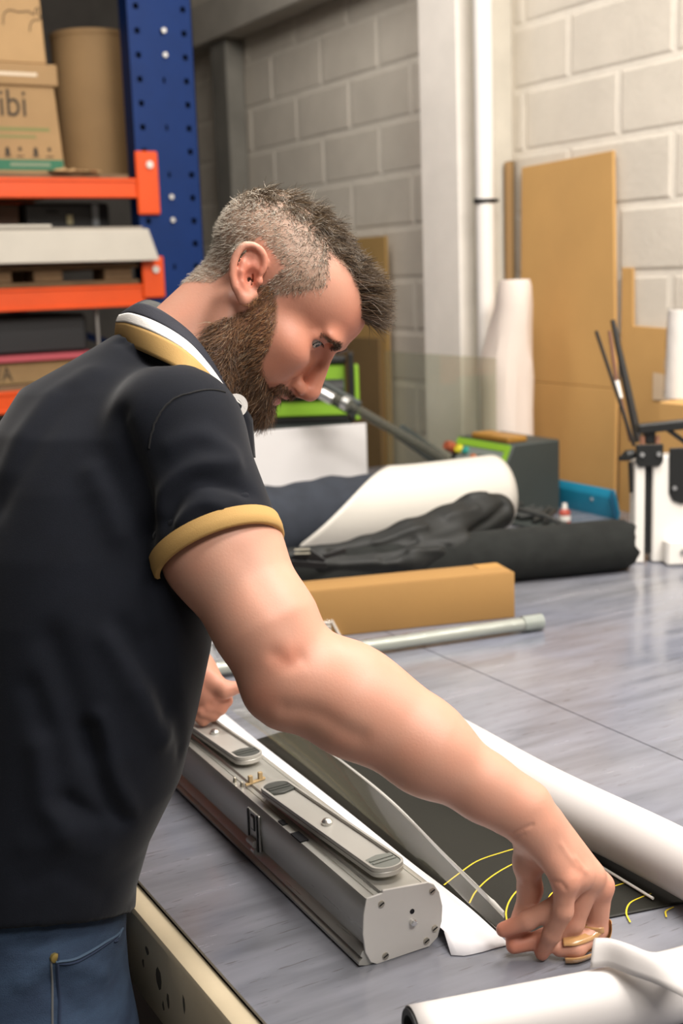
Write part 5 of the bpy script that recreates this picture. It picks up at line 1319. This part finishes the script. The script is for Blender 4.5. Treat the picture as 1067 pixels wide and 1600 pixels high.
strands('hair', P, D, comb, Ln, np.full(len(P), 0.00026)+0.00014*top, hc, m_hair, curl=0.24, lie=0.5+0.5*top)
# beard
P, D = sample(np.clip(bmk, 0, 1)**1.3, 15000); LB = toH(P)
low = np.clip((-LB[:, 2]-30)/60, 0, 1)
Ln = (0.007+0.017*low)*np.where((LB[:, 2] > -64) & (LB[:, 0] > 76), 0.55, 1)*RNG.uniform(0.7, 1.15, len(P))
comb = hdir((0.10, 0.0, -0.85))[None]+0.35*np.stack([lat(P, 150, 2.2), lat(P, 150, 4.1), lat(P, 150, 0.2)], 1)
gp = RNG.uniform(0, 1, len(P))
ging = np.clip(1-low*1.3, 0, 1)
c1 = np.array([0.085, 0.046, 0.026]); c2 = np.array([0.30, 0.145, 0.06]); c3 = np.array([0.40, 0.30, 0.20])
hc = np.where((gp < 0.55-0.25*ging)[:, None], c1, np.where((gp < 0.93)[:, None], c2*(0.6+0.5*ging)[:, None], c3))*RNG.uniform(0.8, 1.2, (len(P), 1))
strands('beard', P, D, comb, Ln, np.full(len(P), 0.00028), hc, m_hair, curl=0.25, lie=0.4)
# eyebrows
brow = np.exp(-((uu-np.interp(ss, [10, 18, 28, 37, 46], [15, 19, 23.5, 24, 19]))/3.6)**2)*(ss > 11)*(ss < 47)*(ff > 55)
P, D = sample(np.clip(brow-0.3, 0, 1)*ishead, 800); LBr = toH(P)
comb = np.sign(LBr[:, 1])[:, None]*hdir((-0.1, 1.0, 0.1))[None]*0.9
hc = np.array([0.11, 0.068, 0.042])*RNG.uniform(0.7, 1.4, (len(P), 1))
strands('eyebrows', P, D, comb, RNG.uniform(0.006, 0.010, len(P)), np.full(len(P), 0.0003), hc, m_hair, curl=0.12, nseg=3)
# eyes, looking down at the film
for sg in (1, -1):
    c = Hd(*EYE[sg]); look = hdir((0.93, 0.30*sg, -0.22)); look /= np.linalg.norm(look)
    ey = G().ball(tuple(c), 0.0122, 20, 14).make('eye', M('eye_white', (0.42, 0.385, 0.35), 0.15), man)
    side_ = np.cross(look, HB[2]); side_ /= np.linalg.norm(side_); up_ = np.cross(side_, look)
    def disc(r0, rad, dz, nm, mt):
        V = [c+look*dz]; n = 20
        for k in range(n):
            a = 2*math.pi*k/n; V.append(c+look*math.sqrt(max(0.01235**2-rad**2, 0))+ (side_*math.cos(a)+up_*math.sin(a))*rad)
        return obj(nm, V, [(0, 1+k, 1+(k+1) % n) for k in range(n)], mt, ey, smooth=180)
    disc(0, 0.0068, 0.0128, 'iris', M('shaded_grey_green_iris', (0.030, 0.034, 0.027), 0.1))  # oversized and darkened to take in the shade around the eye
    disc(0, 0.0026, 0.0131, 'pupil', M('pupil', (0.005, 0.005, 0.005), 0.05))
    P_ = []
    for t in np.linspace(-1, 1, 26):
        P_.append(Hd(EYE[sg][0]+13.8-5.0*t*t, EYE[sg][1]+sg*2+13*t, EYE[sg][2]+3.2-2.6*t*t))
    P_ = np.array(P_); n = len(P_)
    strands('eyelashes', P_, np.tile(hdir((0.9, 0, -0.1)), (n, 1)), np.tile(hdir((0.8, 0, -0.5)), (n, 1)), np.full(n, 0.0045), np.full(n, 0.0002), np.tile(np.array([0.03, 0.02, 0.015]), (n, 1)), m_hair, curl=0.08, nseg=3)

# ---- polo shirt: one shell cut at hem, neck and sleeves
ax_ = (arr(*(0.48, 1.108, 1.305))-arr(*SR)); HT = float(np.linalg.norm(ax_)); ax_ /= HT
HEM = arr(*SR)+ax_*HT
def sleeve(r0, r1, a, e, cut0, cut1):
    a = arr(*a); e = arr(*e)
    core = rc(a, e, r0, r1); d = (e-a)/np.linalg.norm(e-a)
    def f(P):
        t = (P-a)@d
        return np.maximum(core(P), np.maximum(cut0-t, t-cut1))
    return f
RS0, RS1 = 0.067, 0.0650
print('hem length', HT)
shirt = [('u', torso(0.0, 0.908, 1.505, True), 0.02), ('u', rc(B(-0.215, 1.40, 1.42), SR, 0.064, 0.069), 0.03), ('u', rc(B(-0.215, 1.40, 1.42), SL, 0.066, 0.066), 0.03)]
SE = arr(*SR)+ax_*0.22
shirt += [('u', sleeve(RS0, RS1-0.002, SR, SE, -0.10, HT), 0.018),
          ('s', sleeve(RS0-0.007, RS1-0.008, SR, SE, HT-0.022, 0.30), 0.001)]
sl2 = (np.array(EL_)-np.array(SL)); sl2 /= np.linalg.norm(sl2)
shirt += [('u', sleeve(0.068, 0.060, SL, np.array(SL)+sl2*0.22, -0.1, 0.16), 0.018), ('s', sleeve(0.060, 0.054, SL, np.array(SL)+sl2*0.22, 0.12, 0.30), 0.001)]
shirt += [('s', rc(B(-0.180, 1.405, 1.480), Hd(-24, 0, -38), 0.060, 0.056), 0.006), ('s', rc(B(-0.145, 1.395, 1.475), Hd(20, 0, -70), 0.052, 0.05), 0.006)]
def hollow(P):
    Q = toB(P); zt = np.clip(0.925+0.40*(1.235-Q[:, 1]), 0.905, 1.01)
    return np.maximum(torso(0.0065, 0.80, 1.2)(P), (P[:, 2]-zt)*0.93)
shirt += [('s', hollow, 0.001)]
hv, hq = sdf_mesh(shirt, (-0.1, 0.9, 0.88), (0.80, 1.85, 1.62), 0.0036)
hv = relax(hv, hq, 2, 0.5)
FL = [
    ([(0.379, 1.162, 1.443), (0.397, 1.142, 1.4), (0.401, 1.119, 1.355), (0.408, 1.121, 1.326)], -0.008, 0.014),
    ([(0.411, 1.27, 1.486), (0.364, 1.263, 1.436), (0.315, 1.244, 1.384)], 0.006, 0.022),
    ([(0.381, 1.258, 1.462), (0.34, 1.235, 1.408), (0.302, 1.231, 1.348)], -0.004, 0.016),
    ([(0.373, 1.155, 1.394), (0.382, 1.143, 1.364), (0.391, 1.13, 1.327)], 0.006, 0.014),
    ([(0.497, 1.085, 1.39), (0.459, 1.093, 1.386), (0.422, 1.099, 1.368), (0.412, 1.101, 1.351)], 0.005, 0.010),
    ([(0.5, 1.076, 1.356), (0.47, 1.074, 1.377), (0.443, 1.088, 1.373), (0.414, 1.086, 1.343)], -0.006, 0.010),
    ([(0.498, 1.075, 1.347), (0.478, 1.065, 1.357), (0.459, 1.066, 1.366)], 0.0025, 0.010),
    ([(0.427, 1.078, 1.34), (0.447, 1.07, 1.355), (0.465, 1.06, 1.353)], 0.0045, 0.008),
    ([(0.503, 1.085, 1.408), (0.469, 1.096, 1.421), (0.432, 1.103, 1.413)], 0.004, 0.012),
    ([(0.474, 1.286, 1.505), (0.485, 1.242, 1.492), (0.494, 1.196, 1.467)], 0.003, 0.007),
    ([(0.465, 1.302, 1.502), (0.473, 1.247, 1.486), (0.475, 1.194, 1.462)], -0.003, 0.007),
    ([(0.358, 1.072, 1.238), (0.383, 1.047, 1.191), (0.415, 1.074, 1.126)], 0.006, 0.014),
    ([(0.372, 1.066, 1.247), (0.407, 1.058, 1.196), (0.423, 1.074, 1.15)], -0.006, 0.013),
    ([(0.327, 1.07, 1.152), (0.335, 1.043, 1.103), (0.363, 1.042, 1.059)], -0.009, 0.011),
    ([(0.336, 1.068, 1.164), (0.347, 1.039, 1.112), (0.371, 1.05, 1.067)], 0.006, 0.010),
    ([(0.292, 1.042, 1.095), (0.311, 1.029, 1.084), (0.325, 1.02, 1.075)], -0.007, 0.010),
    ([(0.265, 1.069, 1.148), (0.267, 1.047, 1.104), (0.286, 1.029, 1.069)], 0.007, 0.014),
    ([(0.299, 1.105, 1.241), (0.315, 1.083, 1.182), (0.325, 1.068, 1.135)], -0.006, 0.016),
    ([(0.275, 1.109, 1.195), (0.286, 1.079, 1.14), (0.286, 1.07, 1.1)], -0.005, 0.013),
    ([(0.406, 1.1, 1.223), (0.424, 1.098, 1.155), (0.437, 1.114, 1.101)], -0.004, 0.012),
    ([(0.245, 1.061, 1.058), (0.286, 1.024, 1.05), (0.336, 1.05, 1.028)], 0.002, 0.012),
    ([(0.236, 1.036, 1.025), (0.28, 1.01, 1.022), (0.342, 1.06, 0.983)], -0.0015, 0.010),
]
hv = folds(hv, hq, FL)
hv = relax(hv, hq, 1, 0.4)
m_shirt = M('black_pique_cotton', (0.0042, 0.0054, 0.0095), 0.88, var=0.10, vs=30, bump=0.14, bs=1100, spec=0.2)
MATS['black_pique_cotton'].node_tree.nodes['Principled BSDF'].inputs['Sheen Weight'].default_value = 0.10
MATS['black_pique_cotton'].node_tree.nodes['Principled BSDF'].inputs['Sheen Roughness'].default_value = 0.4
sh = fastobj('shirt', hv, hq, m_shirt, man)
hb = BVHTree.FromPolygons(hv.tolist(), hq.tolist())
def snap(p, out=0.0):
    c, n, i, d = hb.find_nearest(Vector(p)); return c+n*out
m_seam = M('seam_black', (0.005, 0.005, 0.006), 0.9)
seam = [snap(p, 0.0002) for p in crom([(0.515, 1.146, 1.451), (0.495, 1.135, 1.458), (0.471, 1.126, 1.46), (0.451, 1.125, 1.456), (0.432, 1.121, 1.445), (0.414, 1.116, 1.429), (0.403, 1.118, 1.408)], 6)]
G().tube(seam, 0.0011, 6).make('sleeve_seam', m_seam, sh)
# tan rib cuff round the sleeve end
m_tanrib = M('tan_rib_knit', (0.42, 0.255, 0.085), 0.85, bump=0.18, bs=900)
m_whiterib = M('white_rib_knit', (0.80, 0.77, 0.73), 0.85, bump=0.3, bs=700)
m_navyrib = M('navy_rib_knit', (0.014, 0.015, 0.024), 0.85, bump=0.3, bs=700)
a1 = Vector(ax_); r1_ = a1.cross(Vector((0, 0, 1))).normalized(); r2_ = a1.cross(r1_)
V = []; Fc = []; n = 64; H0 = Vector(HEM)
prof = [(-0.0055, 0.0622), (-0.005, 0.0684), (0.004, 0.0688), (0.0120, 0.0676), (0.0135, 0.0655), (0.0130, 0.0625), (0.005, 0.0622)]
for t, r in prof:
    for k in range(n):
        a = 2*math.pi*k/n; q = r-0.0005+0.0006*math.sin(3*a)
        V.append(H0+a1*t+(r1_*math.cos(a)+r2_*math.sin(a))*q)
m_ = len(prof)
for i in range(m_):
    for k in range(n): Fc.append((i*n+k, i*n+(k+1) % n, ((i+1) % m_)*n+(k+1) % n, ((i+1) % m_)*n+k))
tag(obj('sleeve_cuff', V, Fc, m_tanrib, sh, smooth=60), 'tan ribbed sleeve cuff')
# collar: stand and folded flap with white and tan stripes
fold = [(0.507, 1.384, 1.531), (0.504, 1.335, 1.538), (0.509, 1.286, 1.529), (0.522, 1.241, 1.505), (0.539, 1.225, 1.471), (0.564, 1.244, 1.437), (0.584, 1.277, 1.428), (0.606, 1.35, 1.442), (0.605, 1.406, 1.484), (0.585, 1.437, 1.523), (0.547, 1.427, 1.54)]
low_ = [(0.496, 1.406, 1.5), (0.477, 1.317, 1.495), (0.474, 1.241, 1.486), (0.482, 1.193, 1.475), (0.499, 1.183, 1.462), (0.541, 1.208, 1.426), (0.593, 1.268, 1.407), (0.63, 1.367, 1.423), (0.632, 1.445, 1.465), (0.597, 1.484, 1.502), (0.543, 1.459, 1.513)]
inn = [(0.51, 1.368, 1.522), (0.508, 1.33, 1.527), (0.512, 1.284, 1.517), (0.526, 1.248, 1.493), (0.543, 1.237, 1.458), (0.565, 1.253, 1.429), (0.579, 1.279, 1.422), (0.598, 1.34, 1.433), (0.598, 1.396, 1.472), (0.58, 1.42, 1.509), (0.545, 1.408, 1.525)]
def ring(P, n=9):
    P = [Vector(p) for p in P]; m = len(P); out = []
    for i in range(m):
        a, b, c, d = P[i-1], P[i], P[(i+1) % m], P[(i+2) % m]
        for k in range(n):
            t = k/n; out.append(0.5*((2*b)+(c-a)*t+(2*a-5*b+4*c-d)*t*t+(3*b-a-3*c+d)*t**3))
    return out
RF, RL, RI = ring(fold), ring(low_), ring(inn)
nR = len(RF); i_gap = 6*9
order = [(i_gap+2+k) % nR for k in range(nR-4)]          # open at the front
cen = sum(RF, Vector())/nR
def band(nm, s0, s1, mat, lift):
    rows = []
    for i in order:
        f_, l_ = RF[i], RL[i]; o_ = (f_-cen); o_.z = 0; o_.normalize()
        rows.append([f_+(l_-f_)*s+o_*(0.010*math.sin(math.pi*min(1, s*0.9+0.1))**0.8*0.6+lift)+Vector((0, 0, 0.006*math.sin(math.pi*s))) for s in np.linspace(s0, s1, 7)])
    return sheet(nm, rows, mat, sh, 0.0022)
cl0 = band('collar_flap', 0.0, 0.36, m_navyrib, 0.0)
tag(band('collar_stripe', 0.36, 0.60, m_whiterib, 0.0003), 'white collar stripe'); tag(band('collar_edge', 0.60, 1.0, m_tanrib, 0.0), 'tan ribbed collar edge')
rows = [[RF[i]+(RI[i]-RF[i])*s for s in np.linspace(0, 1.3, 5)] for i in order]
sheet('collar_stand', rows, M('grey_collar_lining', (0.05, 0.052, 0.05), 0.85), sh, 0.002)
# white ring emblem on the chest
rows = []
for a, b in zip(crom([(0.528, 1.229, 1.463), (0.538, 1.217, 1.45), (0.551, 1.211, 1.438), (0.567, 1.21, 1.423), (0.577, 1.219, 1.412)], 4), crom([(0.514, 1.212, 1.428), (0.524, 1.2, 1.401), (0.536, 1.196, 1.387), (0.557, 1.2, 1.378), (0.575, 1.212, 1.371)], 4)):
    rows.append([a+(b-a)*s for s in np.linspace(0, 1, 6)])
sheet('placket', rows, m_shirt, sh, 0.002)
ec_ = Vector((0.552, 1.204, 1.43)); dn = Vector((-0.42, -0.90, 0.05)).normalized(); eu = Vector((0, 0, 1)); es = eu.cross(dn).normalized(); eu = dn.cross(es)
V = []; Fc = []; n = 36
for r in (0.0125, 0.0062):
    for e in (0, 0.0008):
        for k in range(n):
            a = 2*math.pi*k/n; V.append(ec_+dn*e+(es*math.cos(a)+eu*math.sin(a))*r)
for k in range(n):
    k2 = (k+1) % n
    Fc += [(n+k, n+k2, 3*n+k2, 3*n+k), (k, k2, n+k2, n+k), (2*n+k, 3*n+k, 3*n+k2, 2*n+k2), (k, 2*n+k, 2*n+k2, k2)]
obj('emblem', V, Fc, m_whiterib, sh, smooth=30)

# ---- jeans, down to the shoes
m_jean = M('blue_denim', (0.012, 0.025, 0.055), 0.85, col2=(0.026, 0.050, 0.095), vs=14, bump=0.5, bs=800, stretch=(1, 1, 3))
def leg_pt(sx, z):
    yw = PSI-math.radians(5); c = np.array([-0.357*1.0, 1.21]); v = np.array([-math.sin(yw), math.cos(yw)])
    q = c+v*sx; return B(q[0], q[1], z)
jean = [('u', torso(0.009, 0.70, 1.03), 0.01)]
for sx in (-0.088, 0.088):
    jean += [('u', rc(leg_pt(sx, 0.80), leg_pt(sx, 0.47), 0.096, 0.066), 0.03), ('u', rc(leg_pt(sx, 0.47), leg_pt(sx, 0.09), 0.066, 0.052), 0.02)]
jean += [('s', rc(leg_pt(0, 0.3), leg_pt(0, 0.74), 0.012, 0.004), 0.01)]
jv, jq = sdf_mesh(jean, (-0.15, 0.85, 0.0), (0.6, 1.6, 1.0), 0.006)
jv = relax(jv, jq, 2)
jv = folds(jv, jq, [([(0.266, 1.003, 0.952), (0.297, 1.007, 0.944), (0.353, 1.06, 0.903)], 0.003, 0.008), ([(0.229, 1.027, 0.967), (0.253, 1.013, 0.963)], -0.003, 0.008), ([(0.269, 0.997, 0.932), (0.317, 1.022, 0.899)], -0.003, 0.010), ([(0.23, 1.019, 0.934), (0.255, 1.007, 0.944)], 0.003, 0.008)])
jn = fastobj('jeans', jv, jq, m_jean, man)
jb = BVHTree.FromPolygons(jv.tolist(), jq.tolist())
LATV = Vector((SP, CP, 0))
def jsnap(p, out=0.0006):
    c, n, i, d = jb.ray_cast(Vector(p)-LATV*0.4, LATV)
    if c is None: c, n, i, d = jb.find_nearest(Vector(p))
    return c-LATV*out
m_thread = M('pale_thread', (0.10, 0.10, 0.10), 0.8); m_dkden = M('dark_denim', (0.012, 0.022, 0.05), 0.9)
G().tube([jsnap(p, 0.0003) for p in crom([(0.295, 1.113, 0.941), (0.291, 1.109, 0.915), (0.289, 1.104, 0.884), (0.287, 1.097, 0.848)], 6)], 0.0011, 6).make('side_seam', m_thread, jn)
G().tube([jsnap(p, 0.0001) for p in crom([(0.299, 1.11, 0.94), (0.296, 1.107, 0.915), (0.294, 1.101, 0.884), (0.291, 1.095, 0.848)], 6)], 0.0018, 6).make('seam_fold', m_dkden, jn)
G().tube([jsnap(p, 0.0006) for p in crom([(0.297, 1.11, 0.933), (0.315, 1.104, 0.929), (0.336, 1.099, 0.928), (0.357, 1.114, 0.92), (0.367, 1.121, 0.922)], 6)], 0.0014, 6).make('pocket_edge', M('washed_denim', (0.045, 0.075, 0.12), 0.85), jn)
G().tube([jsnap(p, 0.0001) for p in crom([(0.297, 1.109, 0.93), (0.315, 1.104, 0.926), (0.337, 1.097, 0.925), (0.359, 1.112, 0.917)], 6)], 0.0014, 6).make('pocket_shadow_seam', m_dkden, jn)
rv = jsnap((0.296, 1.111, 0.937), 0.0); rn = Vector((0.3, -0.95, 0)).normalized()
G().tube([rv-rn*0.001, rv+rn*0.002, rv+rn*0.0028], [0.0045, 0.0045, 0.002], 14).make('rivet', M('brass_rivet', (0.48, 0.36, 0.12), 0.35, metal=0.8), jn)
G().tube([jsnap(p, 0.0006) for p in crom([(0.233, 1.146, 0.932), (0.248, 1.137, 0.933), (0.247, 1.135, 0.917), (0.242, 1.129, 0.88), (0.237, 1.126, 0.85)], 6)], 0.0018, 6).make('back_pocket_edge', m_thread, jn)
m_shoe = M('dark_shoe', (0.02, 0.018, 0.016), 0.6)
for sx in (-0.088, 0.088):
    a, b = leg_pt(sx, 0.05), leg_pt(sx, 0.04)+np.array([0.15, -0.01, 0.0])
    so, sqd = sdf_mesh([('u', rc(a, b, 0.046, 0.036), 0.02), ('u', rc(a, a+np.array([0, 0, 0.06]), 0.044, 0.05), 0.02), ('i', (lambda P: 0.003-P[:, 2]), 0.004)], a-np.array([0.1, 0.1, 0.06]), a+np.array([0.28, 0.1, 0.2]), 0.008, 10)
    fastobj('shoe', so, sqd, m_shoe, man)

# amber adhesive tape stuck round his forefinger
tf = [(0.762, 0.87, 0.928), (0.761, 0.869, 0.918), (0.749, 0.866, 0.912), (0.729, 0.864, 0.912), (0.719, 0.87, 0.911)]
tt = thing('adhesive_tape', (0.733, 0.864, 0.911), 'strip of shiny amber adhesive tape curled round his bent forefinger at the table', 'tape')
P = crom(tf, 6); n = 20; V = []; Fc = []
ref = Vector((0.3, -0.9, 0.2))
for i, p in enumerate(P):
    t = (P[min(i+1, len(P)-1)]-P[max(i-1, 0)]).normalized(); x = (ref-t*ref.dot(t)).normalized(); y = t.cross(x)
    for k in range(n):
        a = 2*math.pi*k/n+0.6
        r = 0.0136-0.0012*i/len(P)+(0.0035*max(0, math.cos(a-2.2))**3)*(0.6+0.4*(i % 2))
        V.append(p+(x*math.cos(a)+y*math.sin(a))*r)
for i in range(len(P)-1):
    for k in range(n-3): Fc.append((i*n+k, i*n+(k+1) % n, (i+1)*n+(k+1) % n, (i+1)*n+k))
m_amber = M('amber_tape', (0.52, 0.29, 0.12), 0.18, coat=0.6, trans=0.15)
o = obj('tape_strip', V, Fc, m_amber, tt, smooth=40)
md = o.modifiers.new('thickness', 'SOLIDIFY'); md.thickness = 0.0006
